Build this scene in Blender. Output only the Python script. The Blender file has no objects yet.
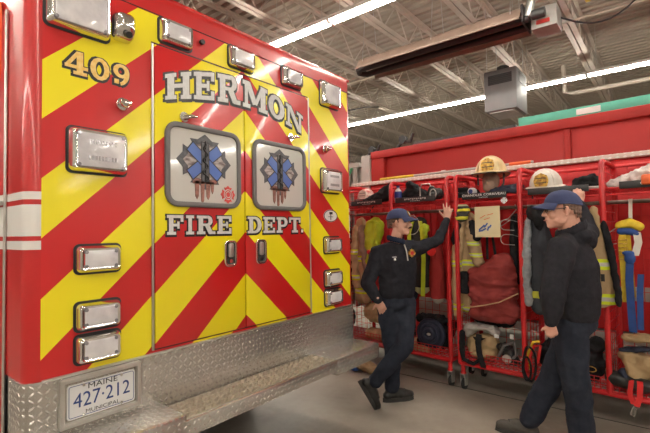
import bpy, bmesh, math, random
from math import pi, sin, cos, radians
from mathutils import Vector, Matrix, noise
random.seed(7)
sc = bpy.context.scene
COL = sc.collection

# ------------------------------------------------------------------ materials
def nd(nt, t, **kw):
    n = nt.nodes.new(t)
    for k, v in kw.items():
        setattr(n, k, v)
    return n

def base(name):
    m = bpy.data.materials.new(name); m.use_nodes = True
    nt = m.node_tree
    return m, nt, nt.nodes['Principled BSDF']

def rgb(c):
    return (c[0], c[1], c[2], 1.0)

def mth(nt, op, a, b=None, clamp=False):
    n = nd(nt, 'ShaderNodeMath', operation=op); n.use_clamp = clamp
    for i, v in enumerate((a, b)):
        if v is None: continue
        if isinstance(v, (int, float)): n.inputs[i].default_value = v
        else: nt.links.new(v, n.inputs[i])
    return n.outputs[0]

def mixc(nt, f, a, b):
    n = nd(nt, 'ShaderNodeMix', data_type='RGBA')
    if isinstance(f, (int, float)): n.inputs[0].default_value = f
    else: nt.links.new(f, n.inputs[0])
    for i, v in ((6, a), (7, b)):
        if isinstance(v, (tuple, list)): n.inputs[i].default_value = rgb(v)
        else: nt.links.new(v, n.inputs[i])
    return n.outputs[2]

def objcoord(nt):
    tc = nd(nt, 'ShaderNodeTexCoord'); sp = nd(nt, 'ShaderNodeSeparateXYZ')
    nt.links.new(tc.outputs['Object'], sp.inputs[0])
    return tc.outputs['Object'], sp.outputs[0], sp.outputs[1], sp.outputs[2]

def mat(name, c, rough=.5, metal=0., c2=None, ns=8., bump=0., bs=40., coat=0., emit=None, es=0., spec=None, stretch=None, trans=0., sheen=0.):
    m, nt, p = base(name)
    p.inputs['Base Color'].default_value = rgb(c)
    p.inputs['Roughness'].default_value = rough
    p.inputs['Metallic'].default_value = metal
    p.inputs['Coat Weight'].default_value = coat
    p.inputs['Coat Roughness'].default_value = .05
    if spec is not None: p.inputs['Specular IOR Level'].default_value = spec
    if trans: p.inputs['Transmission Weight'].default_value = trans
    if sheen: p.inputs['Sheen Weight'].default_value = sheen
    tc = nd(nt, 'ShaderNodeTexCoord'); v = tc.outputs['Object']
    if stretch:
        mp = nd(nt, 'ShaderNodeMapping'); mp.inputs['Scale'].default_value = stretch
        nt.links.new(v, mp.inputs[0]); v = mp.outputs[0]
    if c2 is not None:
        n = nd(nt, 'ShaderNodeTexNoise'); n.inputs['Scale'].default_value = ns; n.inputs['Detail'].default_value = 5
        nt.links.new(v, n.inputs['Vector'])
        r = nd(nt, 'ShaderNodeValToRGB'); r.color_ramp.elements[0].position = .35; r.color_ramp.elements[1].position = .65
        r.color_ramp.elements[0].color = rgb(c); r.color_ramp.elements[1].color = rgb(c2)
        nt.links.new(n.outputs[0], r.inputs[0]); nt.links.new(r.outputs[0], p.inputs['Base Color'])
    if bump:
        n = nd(nt, 'ShaderNodeTexNoise'); n.inputs['Scale'].default_value = bs; n.inputs['Detail'].default_value = 4
        nt.links.new(v, n.inputs['Vector'])
        b = nd(nt, 'ShaderNodeBump'); b.inputs['Strength'].default_value = bump; b.inputs['Distance'].default_value = .01
        nt.links.new(n.outputs[0], b.inputs['Height']); nt.links.new(b.outputs[0], p.inputs['Normal'])
    if emit:
        p.inputs['Emission Color'].default_value = rgb(emit); p.inputs['Emission Strength'].default_value = es
    return m

RED = (.5, .01, .01); YEL = (.86, .74, .008); WHITE = (.72, .70, .67)

def band(nt, v, lo, hi):
    return mth(nt, 'MULTIPLY', mth(nt, 'GREATER_THAN', v, lo), mth(nt, 'LESS_THAN', v, hi))

def mat_livery():
    m, nt, p = base('ambulance paint and chevron tape')
    oc, x, y, z = objcoord(nt)
    u = mth(nt, 'ADD', z, mth(nt, 'MULTIPLY', mth(nt, 'ABSOLUTE', mth(nt, 'SUBTRACT', x, 1.78)), .94))
    fr = mth(nt, 'FRACT', mth(nt, 'DIVIDE', mth(nt, 'SUBTRACT', u, .514), .5205))
    yel = mth(nt, 'LESS_THAN', fr, .5)
    area = mth(nt, 'MULTIPLY', mth(nt, 'MULTIPLY', band(nt, x, .656, 2.925), band(nt, z, .9, 2.725)), mth(nt, 'LESS_THAN', y, .03))
    outside = mth(nt, 'SUBTRACT', 1., band(nt, x, .656, 2.925))
    white = mth(nt, 'ADD', mth(nt, 'ADD', band(nt, z, 1.708, 1.742), band(nt, z, 1.55, 1.686)), band(nt, z, 1.492, 1.53))
    white = mth(nt, 'MULTIPLY', white, outside)
    n = nd(nt, 'ShaderNodeTexNoise'); n.inputs['Scale'].default_value = 3.
    nt.links.new(oc, n.inputs['Vector'])
    rd = mixc(nt, n.outputs[0], (.43, .008, .009), (.50, .010, .011))
    tape_r = mixc(nt, n.outputs[0], (.48, .007, .009), (.55, .010, .012))
    tape = mixc(nt, yel, tape_r, YEL)
    c = mixc(nt, area, rd, tape)
    c = mixc(nt, white, c, WHITE)
    nt.links.new(c, p.inputs['Base Color'])
    p.inputs['Roughness'].default_value = .36
    p.inputs['Coat Weight'].default_value = .45; p.inputs['Coat Roughness'].default_value = .09
    w = nd(nt, 'ShaderNodeTexNoise'); w.inputs['Scale'].default_value = 1.6
    nt.links.new(oc, w.inputs['Vector'])
    b = nd(nt, 'ShaderNodeBump'); b.inputs['Strength'].default_value = .06; b.inputs['Distance'].default_value = .012
    nt.links.new(w.outputs[0], b.inputs['Height']); nt.links.new(b.outputs[0], p.inputs['Normal']); nt.links.new(b.outputs[0], p.inputs['Coat Normal'])
    return m

def mat_tread():
    m, nt, p = base('diamond tread aluminium')
    oc, x, y, z = objcoord(nt)
    g = nd(nt, 'ShaderNodeNewGeometry'); sp = nd(nt, 'ShaderNodeSeparateXYZ')
    nt.links.new(g.outputs['True Normal'], sp.inputs[0])
    nz = mth(nt, 'GREATER_THAN', mth(nt, 'ABSOLUTE', sp.outputs[2]), .6)
    nx = mth(nt, 'GREATER_THAN', mth(nt, 'ABSOLUTE', sp.outputs[0]), .75)
    def sel(f, a, b):  # a when f = 0
        return mth(nt, 'ADD', mth(nt, 'MULTIPLY', a, mth(nt, 'SUBTRACT', 1., f)), mth(nt, 'MULTIPLY', b, f))
    u = mth(nt, 'DIVIDE', sel(nx, x, y), .029); v = mth(nt, 'DIVIDE', sel(nz, z, y), .029)
    fu = mth(nt, 'FLOOR', u); fv = mth(nt, 'FLOOR', v)
    par = mth(nt, 'MODULO', mth(nt, 'ABSOLUTE', mth(nt, 'ADD', fu, fv)), 2.)
    sg = mth(nt, 'SUBTRACT', mth(nt, 'MULTIPLY', par, 2.), 1.)
    a = mth(nt, 'SUBTRACT', mth(nt, 'FRACT', u), .5); b = mth(nt, 'SUBTRACT', mth(nt, 'FRACT', v), .5)
    bb = mth(nt, 'MULTIPLY', b, sg)
    l = mth(nt, 'DIVIDE', mth(nt, 'ADD', a, bb), .62); w = mth(nt, 'DIVIDE', mth(nt, 'SUBTRACT', a, bb), .2)
    d = mth(nt, 'ADD', mth(nt, 'MULTIPLY', l, l), mth(nt, 'MULTIPLY', w, w))
    h = mth(nt, 'SUBTRACT', 1., d, clamp=True)
    bp = nd(nt, 'ShaderNodeBump'); bp.inputs['Strength'].default_value = .9; bp.inputs['Distance'].default_value = .009
    nt.links.new(h, bp.inputs['Height']); nt.links.new(bp.outputs[0], p.inputs['Normal'])
    n = nd(nt, 'ShaderNodeTexNoise'); n.inputs['Scale'].default_value = 9.
    nt.links.new(oc, n.inputs['Vector'])
    c = mixc(nt, n.outputs[0], (.50, .48, .45), (.62, .60, .56))
    c = mixc(nt, mth(nt, 'GREATER_THAN', h, .12), c, (.92, .90, .86))
    nt.links.new(c, p.inputs['Base Color'])
    p.inputs['Metallic'].default_value = .88
    p.inputs['Roughness'].default_value = .27
    return m

def mat_bands(name, c, bands, c2=None, rough=.85):
    """cloth with horizontal reflective bands at object heights; bands = [(z0, z1, colour)]"""
    m, nt, p = base(name)
    oc, x, y, z = objcoord(nt)
    n = nd(nt, 'ShaderNodeTexNoise'); n.inputs['Scale'].default_value = 14.
    nt.links.new(oc, n.inputs['Vector'])
    wob = mth(nt, 'ADD', z, mth(nt, 'MULTIPLY', mth(nt, 'SUBTRACT', n.outputs[0], .5), .012))
    col = mixc(nt, n.outputs[0], c, c2 or tuple(k*.7 for k in c))
    for lo, hi, cc in bands:
        col = mixc(nt, band(nt, wob, lo, hi), col, cc)
    nt.links.new(col, p.inputs['Base Color'])
    p.inputs['Roughness'].default_value = rough
    b = nd(nt, 'ShaderNodeBump'); b.inputs['Strength'].default_value = .5; b.inputs['Distance'].default_value = .01
    n2 = nd(nt, 'ShaderNodeTexNoise'); n2.inputs['Scale'].default_value = 22.
    nt.links.new(oc, n2.inputs['Vector'])
    nt.links.new(n2.outputs[0], b.inputs['Height']); nt.links.new(b.outputs[0], p.inputs['Normal'])
    return m

def mat_ledge():
    m, nt, p = base('pale ledge with stamped diamonds')
    oc, x, y, z = objcoord(nt)
    v = mth(nt, 'FRACT', mth(nt, 'MULTIPLY', y, 18.)); w = mth(nt, 'FRACT', mth(nt, 'MULTIPLY', z, 28.))
    d = mth(nt, 'ADD', mth(nt, 'ABSOLUTE', mth(nt, 'SUBTRACT', v, .5)), mth(nt, 'ABSOLUTE', mth(nt, 'SUBTRACT', w, .5)))
    c = mixc(nt, mth(nt, 'LESS_THAN', d, .33), (.62, .52, .46), (.75, .72, .68))
    nt.links.new(c, p.inputs['Base Color']); p.inputs['Roughness'].default_value = .4
    return m

def mat_floor():
    m, nt, p = base('sealed concrete')
    tc = nd(nt, 'ShaderNodeTexCoord')
    n = nd(nt, 'ShaderNodeTexNoise'); n.inputs['Scale'].default_value = .9; n.inputs['Detail'].default_value = 8; n.inputs['Roughness'].default_value = .6
    nt.links.new(tc.outputs['Object'], n.inputs['Vector'])
    n3 = nd(nt, 'ShaderNodeTexNoise'); n3.inputs['Scale'].default_value = 14.; n3.inputs['Detail'].default_value = 6
    nt.links.new(tc.outputs['Object'], n3.inputs['Vector'])
    c = mixc(nt, mth(nt, 'MULTIPLY', mth(nt, 'SUBTRACT', n.outputs[0], .3), 2.4, clamp=True), (.185, .158, .128), (.40, .36, .305))
    c = mixc(nt, mth(nt, 'MULTIPLY', mth(nt, 'SUBTRACT', n3.outputs[0], .45), 2., clamp=True), c, (.30, .265, .22))
    nt.links.new(c, p.inputs['Base Color'])
    p.inputs['Roughness'].default_value = .38
    b = nd(nt, 'ShaderNodeBump'); b.inputs['Strength'].default_value = .12; b.inputs['Distance'].default_value = .01
    nt.links.new(n3.outputs[0], b.inputs['Height']); nt.links.new(b.outputs[0], p.inputs['Normal'])
    return m

M = dict(
    livery=mat_livery(), tread=mat_tread(), floor=mat_floor(), ledge=mat_ledge(),
    red=mat('red paint', (.42, .008, .009), .3, c2=(.50, .011, .012), ns=2, coat=.6),
    truckred=mat('parked truck red', (.35, .018, .016), .55, c2=(.42, .024, .020), ns=1.2, coat=.0, spec=.35),
    liftedred=mat('truck red brightened against shade', (.56, .016, .018), .5, c2=(.62, .020, .022), ns=1.2),  # truck red with added brightness in the colour, offsetting shade behind the racks
    rackred=mat('rack powder coat red', (.52, .012, .016), .33, coat=.3),
    deck=mat('ceiling deck paint', (.38, .335, .275), .65, c2=(.43, .38, .315), ns=1.5),
    steel=mat('joist paint', (.58, .52, .45), .55, c2=(.50, .445, .385), ns=3),
    wall=mat('block wall paint', (.42, .39, .345), .8, c2=(.38, .355, .315), ns=1),
    chrome=mat('chrome', (.78, .77, .76), .12, 1.),
    brushed=mat('brushed aluminium', (.62, .60, .57), .33, .9, c2=(.54, .52, .49), ns=6),
    lens=mat('clear lamp lens', (.50, .48, .51), .25, .0, c2=(.70, .68, .69), ns=9, bump=.4, bs=30, coat=.6),
    lensline=mat('lamp reflector ribs', (.42, .40, .43), .2, .6),
    amber=mat('amber lamp edge', (.55, .32, .12), .2, .3),
    black=mat('black plastic', (.018, .018, .02), .45),
    rubber=mat('grey rubber gasket', (.13, .125, .125), .5),
    seam=mat('dark seam', (.05, .008, .008), .5),
    pane=mat('frosted window', (.60, .59, .56), .12, coat=.9, c2=(.56, .55, .525), ns=2),
    letter=mat('reflective white letter', (.70, .70, .69), .4, c2=(.60, .60, .60), ns=50),
    gold=mat('gold leaf', (.80, .50, .11), .4, .2, c2=(.88, .64, .26), ns=60),
    outline=mat('letter outline', (.012, .012, .014), .4),
    navyink=mat('plate ink', (.02, .05, .20), .4),
    platewhite=mat('plate white', (.74, .74, .74), .35),
    blue=mat('decal blue', (.06, .13, .42), .3),
    decalgrey=mat('decal dark', (.035, .04, .05), .35, c2=(.09, .09, .10), ns=40),
    decalbrown=mat('decal brown', (.16, .07, .05), .35, c2=(.32, .13, .10), ns=50),
    decalflag=mat('decal flag', (.40, .36, .34), .35, c2=(.10, .06, .06), ns=22, stretch=(1, 1, 3)),
    decalred=mat('decal red', (.60, .05, .04), .35),
    tyre=mat('tyre rubber', (.02, .02, .02), .8),
    grit=mat('grip tooth metal', (.60, .53, .43), .45, .45, c2=(.50, .43, .34), ns=30),
    darkmetal=mat('dark steel', (.05, .05, .05), .5, .5),
    galv=mat('galvanised steel', (.42, .42, .40), .35, .7, c2=(.52, .52, .50), ns=8),
    fixture=mat('fixture enamel', (.70, .69, .66), .5),
    tube=mat('fluorescent tube', (1, 1, 1), .5, emit=(1.0, .93, .82), es=62.),
    heatgrey=mat('heater cabinet grey', (.17, .185, .19), .5, c2=(.20, .21, .215), ns=4),
    burnergrey=mat('burner box grey', (.24, .23, .215), .5, .2, c2=(.30, .29, .27), ns=8),
    heatbrown=mat('radiant reflector', (.17, .115, .085), .6, .0, c2=(.22, .155, .12), ns=5),
    heatdark=mat('radiant tube steel', (.04, .035, .035), .5, .6),
    teal=mat('teal paint', (.10, .46, .34), .5),
    rod=mat('old pipe', (.17, .125, .105), .4, .7, c2=(.24, .18, .15), ns=20),
    skin=mat('skin', (.56, .30, .22), .55, c2=(.62, .35, .26), ns=12),
    skin2=mat('ruddy skin', (.58, .29, .21), .55, c2=(.66, .36, .27), ns=12),
    hair=mat('brown hair', (.07, .04, .025), .7, c2=(.12, .07, .045), ns=60),
    hairgrey=mat('short greying hair', (.11, .062, .045), .8, c2=(.20, .12, .09), ns=60),
    fleece=mat('black navy fleece', (.015, .015, .020), .95, c2=(.021, .021, .027), ns=30, bump=.3, bs=50, spec=.15),
    knit=mat('charcoal navy knit', (.018, .0175, .022), .92, c2=(.025, .024, .030), ns=30, bump=.3, bs=60, spec=.15),
    collar=mat('navy collar cloth', (.014, .022, .045), .9, spec=.2),
    trouser=mat('navy duty trousers', (.016, .019, .030), .9, c2=(.023, .027, .040), ns=20, bump=.3, bs=45, spec=.2),
    capnavy=mat('navy cap cloth', (.030, .040, .105), .85, c2=(.038, .05, .125), ns=25),
    boot=mat('black boot leather', (.016, .015, .014), .38, bump=.2, bs=60),
    boot2=mat('worn dark shoe leather', (.050, .043, .035), .6, bump=.2, bs=60),
    sole=mat('boot sole', (.03, .028, .026), .8),
    cream=mat('cream helmet shell', (.78, .64, .36), .35, c2=(.66, .50, .26), ns=14, coat=.3),
    whitehelm=mat('white helmet shell', (.72, .68, .62), .35, c2=(.58, .54, .47), ns=12, coat=.3),
    redhelm=mat('red helmet shell', (.42, .03, .025), .4, c2=(.70, .62, .56), ns=16, coat=.3),
    goldbadge=mat('gold badge', (.72, .46, .08), .35, .4, c2=(.25, .10, .03), ns=45),
    leather=mat('mannequin tan', (.30, .20, .15), .7),
    duffel=mat('maroon bag cloth', (.20, .019, .018), .8, c2=(.28, .035, .030), ns=9, bump=.4, bs=30),
    tan=mat('tan turnout cloth', (.46, .32, .17), .85, c2=(.36, .25, .13), ns=12, bump=.4, bs=30),
    lime=mat('lime cloth', (.50, .62, .02), .7, c2=(.40, .52, .02), ns=10),
    blackcloth=mat('black cloth', (.008, .008, .009), .85, c2=(.02, .02, .023), ns=14, bump=.4, bs=30, spec=.2),
    navycloth=mat('dark navy cloth', (.015, .02, .045), .8, c2=(.025, .03, .055), ns=14),
    greycloth=mat('pale grey fleece', (.34, .36, .38), .95, c2=(.25, .27, .29), ns=30, bump=.5, bs=60),
    paper=mat('yellowed paper', (.74, .66, .42), .8, c2=(.70, .60, .36), ns=4),
    whitecloth=mat('grey white cloth', (.52, .49, .46), .9, c2=(.42, .40, .38), ns=18),
    yellow=mat('yellow webbing', (.72, .52, .03), .6, c2=(.60, .42, .02), ns=30),
    bluewebs=mat('blue webbing', (.014, .065, .27), .6, c2=(.012, .05, .20), ns=20),
    whiteweb=mat('white webbing', (.70, .66, .58), .8),
    orange=mat('orange plastic', (.75, .13, .03), .5),
    clear=mat('crinkled clear plastic', (.72, .66, .64), .2, c2=(.55, .45, .43), ns=20, bump=.8, bs=25),
    redstrap=mat('red webbing', (.65, .02, .02), .6),
    cableyellow=mat('yellow plastic', (.75, .55, .03), .4),
    bottlewhite=mat('white bottle plastic', (.65, .65, .68), .4),
    bottleblue=mat('bottle label blue', (.03, .05, .25), .5),
    greystone=mat('grey trim metal', (.40, .38, .35), .5, c2=(.48, .46, .42), ns=3),
    cardboard=mat('cardboard', (.40, .27, .14), .9),
    hose=mat('green hose', (.06, .34, .16), .6),
    whitetext=mat('white lettering', (.75, .75, .74), .5),
    eye=mat('eye white', (.75, .72, .70), .3), iris=mat('iris', (.05, .03, .02), .3),
    lip=mat('lips', (.46, .19, .15), .5),
)

# ------------------------------------------------------------------ mesh tools
class MB:
    def __init__(s): s.v = []; s.f = []; s.m = []; s.cm = 0
    def add(s, vs, fs):
        o = len(s.v); s.v += [tuple(v) for v in vs]
        s.f += [tuple(i+o for i in f) for f in fs]; s.m += [s.cm]*len(fs); return s
    def box(s, x0, x1, y0, y1, z0, z1):
        vs = [(x, y, z) for z in (z0, z1) for y in (y0, y1) for x in (x0, x1)]
        return s.add(vs, [(0,2,3,1),(4,5,7,6),(0,1,5,4),(2,6,7,3),(0,4,6,2),(1,3,7,5)])
    def obox(s, c, ax, ay, az, hx, hy, hz):
        c = Vector(c); vs = [c+ax*(i*hx)+ay*(j*hy)+az*(k*hz) for k in (-1,1) for j in (-1,1) for i in (-1,1)]
        return s.add(vs, [(0,2,3,1),(4,5,7,6),(0,1,5,4),(2,6,7,3),(0,4,6,2),(1,3,7,5)])
    def tube(s, pts, r, n=10, close=False, cap=True):
        pts = [Vector(p) for p in pts]; N = len(pts)
        rs = r if isinstance(r, (list, tuple)) else [r]*N
        o = len(s.v); up = None; vs = []
        for i, p in enumerate(pts):
            if close: t = pts[(i+1)%N]-pts[i-1]
            else: t = pts[min(i+1, N-1)]-pts[max(i-1, 0)]
            t = t.normalized() if t.length > 1e-9 else Vector((0,0,1))
            if up is None: up = t.orthogonal().normalized()
            up = (up-t*up.dot(t)).normalized(); b = t.cross(up)
            vs += [p+(up*cos(2*pi*k/n)+b*sin(2*pi*k/n))*rs[i] for k in range(n)]
        fs = []
        for i in range(N if close else N-1):
            j = (i+1) % N
            for k in range(n):
                l = (k+1) % n
                fs.append((i*n+k, i*n+l, j*n+l, j*n+k))
        if not close and cap: fs += [tuple(reversed(range(n))), tuple((N-1)*n+k for k in range(n))]
        return s.add(vs, fs)
    def cyl(s, a, b, r, n=16, r2=None):
        return s.tube([a, b], [r, r if r2 is None else r2], n)
    def prism(s, poly, fn0, fn1):
        n = len(poly)
        vs = [fn0(*p) for p in poly]+[fn1(*p) for p in poly]
        return s.add(vs, [tuple(range(n)), tuple(reversed(range(n, 2*n)))]+[(i, i+n, (i+1)%n+n, (i+1)%n) for i in range(n)])
    def lathe(s, prof, n=24, ox=0, oy=0, oz=0, sy=1.):
        vs = []; fs = []
        for r, z in prof:
            vs += [(ox+r*cos(2*pi*k/n), oy+sy*r*sin(2*pi*k/n), oz+z) for k in range(n)]
        for i in range(len(prof)-1):
            for k in range(n):
                l = (k+1) % n; fs.append((i*n+k, i*n+l, (i+1)*n+l, (i+1)*n+k))
        fs.append(tuple(reversed(range(n)))); fs.append(tuple((len(prof)-1)*n+k for k in range(n)))
        return s.add(vs, fs)
    def grid(s, P, nu, nv):
        vs = [P(i/nu, j/nv) for j in range(nv+1) for i in range(nu+1)]
        return s.add(vs, [(j*(nu+1)+i, j*(nu+1)+i+1, (j+1)*(nu+1)+i+1, (j+1)*(nu+1)+i) for j in range(nv) for i in range(nu)])
    def build(s, name, mats, parent=None, bevel=0., smooth=True, seg=2, solid=0., weld=False):
        me = bpy.data.meshes.new(name); me.from_pydata(s.v, [], s.f)
        if not isinstance(mats, (list, tuple)): mats = [mats]
        for m in mats: me.materials.append(m)
        me.polygons.foreach_set('material_index', s.m)
        bm = bmesh.new(); bm.from_mesh(me)
        if weld: bmesh.ops.remove_doubles(bm, verts=bm.verts, dist=1e-5)
        if solid:
            bmesh.ops.solidify(bm, geom=bm.faces[:], thickness=solid)
        if bevel:
            es = [e for e in bm.edges if len(e.link_faces) == 2 and e.calc_face_angle(0) > .6]
            bmesh.ops.bevel(bm, geom=es, offset=bevel, segments=seg, affect='EDGES', profile=.5, clamp_overlap=True)
        bmesh.ops.recalc_face_normals(bm, faces=bm.faces)
        bm.to_mesh(me); bm.free()
        if smooth:
            me.polygons.foreach_set('use_smooth', [True]*len(me.polygons))
            try: me.set_sharp_from_angle(angle=radians(38))
            except Exception: pass
        return link(name, me, parent)

def link(name, me, parent=None):
    o = bpy.data.objects.new(name, me); COL.objects.link(o)
    if parent is not None: o.parent = parent
    return o

def tag(o, label, cat, group=None, kind=None):
    o['label'] = label; o['category'] = cat
    if group: o['group'] = group
    if kind: o['kind'] = kind
    return o

def thing(name, label, cat, loc=(0,0,0), rz=0., group=None):
    o = bpy.data.objects.new(name, None); COL.objects.link(o)
    o.empty_display_size = .1; o.location = loc; o.rotation_euler = (0, 0, rz)
    return tag(o, label, cat, group)

def struct(o): o['kind'] = 'structure'; return o

def copy_tree(o, parent=None):
    c = o.copy(); COL.objects.link(c)
    if parent is not None: c.parent = parent
    for ch in list(o.children): copy_tree(ch, c)
    return c

_bm = bmesh.new(); bmesh.ops.create_icosphere(_bm, subdivisions=2, radius=1.)
ICO_V = [v.co.copy() for v in _bm.verts]; ICO_F = [tuple(v.index for v in f.verts) for f in _bm.faces]; _bm.free()

def chain(pts, step=.45):
    """soft limb: pts = (x,y,z,r) or (x,y,z,rx,ry,rz[,yaw]) -> list of ellipsoids"""
    out = []
    P = [tuple(p)+(p[3], p[3]) if len(p) == 4 else tuple(p) for p in pts]
    P = [p if len(p) == 7 else p+(0.,) for p in P]
    if len(P) == 1: return [P[0]]
    for a, b in zip(P, P[1:]):
        d = (Vector(b[:3])-Vector(a[:3])).length
        n = max(1, int(math.ceil(d/(step*min(min(a[3:6]), min(b[3:6]))))))
        for i in range(n): out.append(tuple(a[k]+(b[k]-a[k])*i/n for k in range(7)))
    out.append(P[-1]); return out

def blob(name, ells, m, parent=None, voxel=.012, smooth=4, wr=0., wf=14., wst=(1,1,1), seed=0, cutz=None):
    vs = []; fs = []
    for e in ells:
        if len(e) == 4: e = tuple(e)+(e[3], e[3], 0.)
        if len(e) == 6: e = tuple(e)+(0.,)
        c, s = cos(e[6]), sin(e[6]); o = len(vs)
        for v in ICO_V:
            x, y, z = v.x*e[3], v.y*e[4], v.z*e[5]
            vs.append((e[0]+c*x-s*y, e[1]+s*x+c*y, e[2]+z))
        fs += [(a+o, b+o, d+o) for a, b, d in ICO_F]
    me = bpy.data.meshes.new(name); me.from_pydata(vs, [], fs)
    t = bpy.data.objects.new('tmp', me); COL.objects.link(t)
    r = t.modifiers.new('r', 'REMESH'); r.mode = 'VOXEL'; r.voxel_size = voxel; r.use_smooth_shade = True
    if smooth:
        q = t.modifiers.new('s', 'SMOOTH'); q.factor = .5; q.iterations = smooth
    dg = bpy.context.evaluated_depsgraph_get(); dg.update()
    out = bpy.data.meshes.new_from_object(t.evaluated_get(dg))
    bpy.data.objects.remove(t); bpy.data.meshes.remove(me)
    out.name = name
    if wr:
        co = [v.co.copy() for v in out.vertices]; no = [v.normal.copy() for v in out.vertices]
        for v, c, n in zip(out.vertices, co, no):
            q = Vector((c.x*wst[0]+seed*3.1, c.y*wst[1]+seed, c.z*wst[2]))*wf
            k = 1-2*abs(noise.noise(q)) + .5*noise.noise(q*2.3)
            v.co = c+n*(wr*(k-.7))
    out.polygons.foreach_set('use_smooth', [True]*len(out.polygons))
    out.materials.clear(); out.materials.append(m)
    return link(name, out, parent)

def text_mesh(name, s, size, m, parent, fn, ext=.001, align='CENTER', sx=1.):
    """small printed text: fn maps (u, v, w) of the flat text to the parent's space"""
    cu = bpy.data.curves.new('t', 'FONT'); cu.body = s; cu.size = size; cu.align_x = align; cu.align_y = 'CENTER'; cu.extrude = ext
    cu.resolution_u = 3
    t = bpy.data.objects.new('t', cu); COL.objects.link(t)
    dg = bpy.context.evaluated_depsgraph_get(); dg.update()
    me = bpy.data.meshes.new_from_object(t.evaluated_get(dg)); bpy.data.objects.remove(t)
    for v in me.vertices: v.co = Vector(fn(v.co.x*sx, v.co.y, v.co.z))
    me.materials.clear(); me.materials.append(m); me.name = name
    return link(name, me, parent)

# ------------------------------------------------------------------ camera
yaw, pit, rol = radians(51.1006), radians(1.99146), radians(-.96514)
Fv = Vector((sin(yaw)*cos(pit), cos(yaw)*cos(pit), sin(pit)))
Rv = Vector((cos(yaw), -sin(yaw), 0)); Uv = Rv.cross(Fv)
R2 = Rv*cos(rol)+Uv*sin(rol); U2 = -Rv*sin(rol)+Uv*cos(rol)
cam = bpy.data.cameras.new('camera'); cam.sensor_width = 36; cam.lens = 425/650*36; cam.clip_start = .05
co = bpy.data.objects.new('camera', cam); COL.objects.link(co)
mw = Matrix((R2, U2, -Fv)).transposed().to_4x4(); mw.translation = (0, -2.1, 1.55)
co.matrix_world = mw; sc.camera = co

# ------------------------------------------------------------------ the room
X0, X1, Y0, Y1, ZD = -8., 18., -17., 28., 5.42
struct(MB().box(X0, X1, Y0, Y1, -.1, 0).build('floor', M['floor'], smooth=False))
struct(MB().box(X0-.2, X0, Y0, Y1, 0, ZD).build('wall_left', M['wall'], smooth=False))
struct(MB().box(X1, X1+.2, Y0, Y1, 0, ZD).build('wall_right', M['wall'], smooth=False))
struct(MB().box(X0, X1, Y1, Y1+.2, 0, ZD).build('wall_back', M['wall'], smooth=False))
struct(MB().box(X0, X1, Y0-.2, Y0, 0, ZD).build('wall_front', M['wall'], smooth=False))
# corrugated steel deck, ribs running along y
mb = MB(); prof = []
x = X0
while x < X1:
    prof += [(x, 0), (x+.10, 0), (x+.125, .075), (x+.165, .075)]; x += .19
vs = []
for px, pz in prof: vs += [(px, Y0, ZD+pz), (px, Y1, ZD+pz)]
mb.add(vs, [(2*i, 2*i+2, 2*i+3, 2*i+1) for i in range(len(prof)-1)])
mb.box(X0, X1, Y0, Y1, ZD+.09, ZD+.2)
struct(mb.build('ceiling', M['deck'], smooth=False))
# saw joints and a drain line in the slab
mb = MB(); mb.box(4.10, 4.112, Y0+.1, Y1-.1, 0, .0015); mb.box(X0+.1, X1-.1, 3.3, 3.31, 0, .0015)
struct(mb.build('trim_1', M['black'], smooth=False))

# bar joists spanning x
def make_joist():
    t = thing('bar_joist', 'pale open web steel bar joist under the corrugated roof deck', 'joist', (0, 0, 4.84), 0, 'bar joists under the roof deck')
    zt = ZD-4.84
    mb = MB()
    for s in (-1, 1):
        mb.box(X0+.02, X1-.02, s*.012, s*.088, 0, .008) if s > 0 else mb.box(X0+.02, X1-.02, -.088, -.012, 0, .008)
        mb.box(X0+.02, X1-.02, s*.012-.004, s*.012+.004, 0, .055)
    mb.build('bottom_chord', M['steel'], t, smooth=False)
    mb = MB()
    for s in (-1, 1):
        a, b = sorted((s*.012, s*.075)); mb.box(X0+.02, X1-.02, a, b, zt-.012, zt-.002)
        mb.box(X0+.02, X1-.02, s*.012-.004, s*.012+.004, zt-.06, zt-.004)
    mb.build('top_chord', M['steel'], t, smooth=False)
    mb = MB(); pts = []; x = X0+.1; k = 0
    while x < X1-.1:
        pts.append((x, 0, .03 if k % 2 else zt-.035)); x += .42; k += 1
    for a, b in zip(pts, pts[1:]): mb.tube([a, b], .012, 6)
    mb.build('web', M['steel'], t)
    return t
j0 = make_joist(); ys = [-.95+1.18*n for n in range(-13, 25)]
for i, y in enumerate(ys):
    o = j0 if i == 0 else copy_tree(j0)
    o.location.y = y

# strip lights running along y
def make_strip():
    t = thing('strip_light', 'x', 'ceiling light', group='fluorescent strip lights')
    mb = MB(); mb.box(-.065, .065, -.605, .605, .03, .085); mb.build('housing', M['fixture'], t, bevel=.006)
    for s in (-1, 1):
        MB().cyl((s*.045, -.585, .012), (s*.045, .585, .012), .016, 10).build('lamp_tube', M['tube'], t)
    for s in (-1, 1): MB().box(-.075, .075, s*.597-.011, s*.597+.011, -.01, .05).build('lamp_holder', M['fixture'], t, bevel=.003)
    for s in (-1, 1): MB().cyl((0, s*.45, .085), (0, s*.45, ZD-4.45), .004, 6).build('hanger', M['galv'], t)
    return t
s0 = make_strip(); first = True
rows = [(-5.2, 'over the empty bay left of the ambulance'), (-.35, 'in the row straight over the ambulance roof'), (4.62, 'in the near glowing row above the ambulance roof edge'), (9.52, 'in the far glowing row beyond the unit heater')]
for rx, where in rows:
    for k in range(-13, 19):
        if rx < 4 and k > 6: continue
        yy = -2.1+1.229*2.9+1.22*k+.61-1.22
        if yy > Y1-.8 or yy < Y0+.8: continue
        o = s0 if first else copy_tree(s0); first = False
        o.location = (rx, yy, 4.45)
        tag(o, 'white fluorescent strip light ' + where, 'ceiling light', 'fluorescent strip lights in the row at %s' % where)

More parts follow.
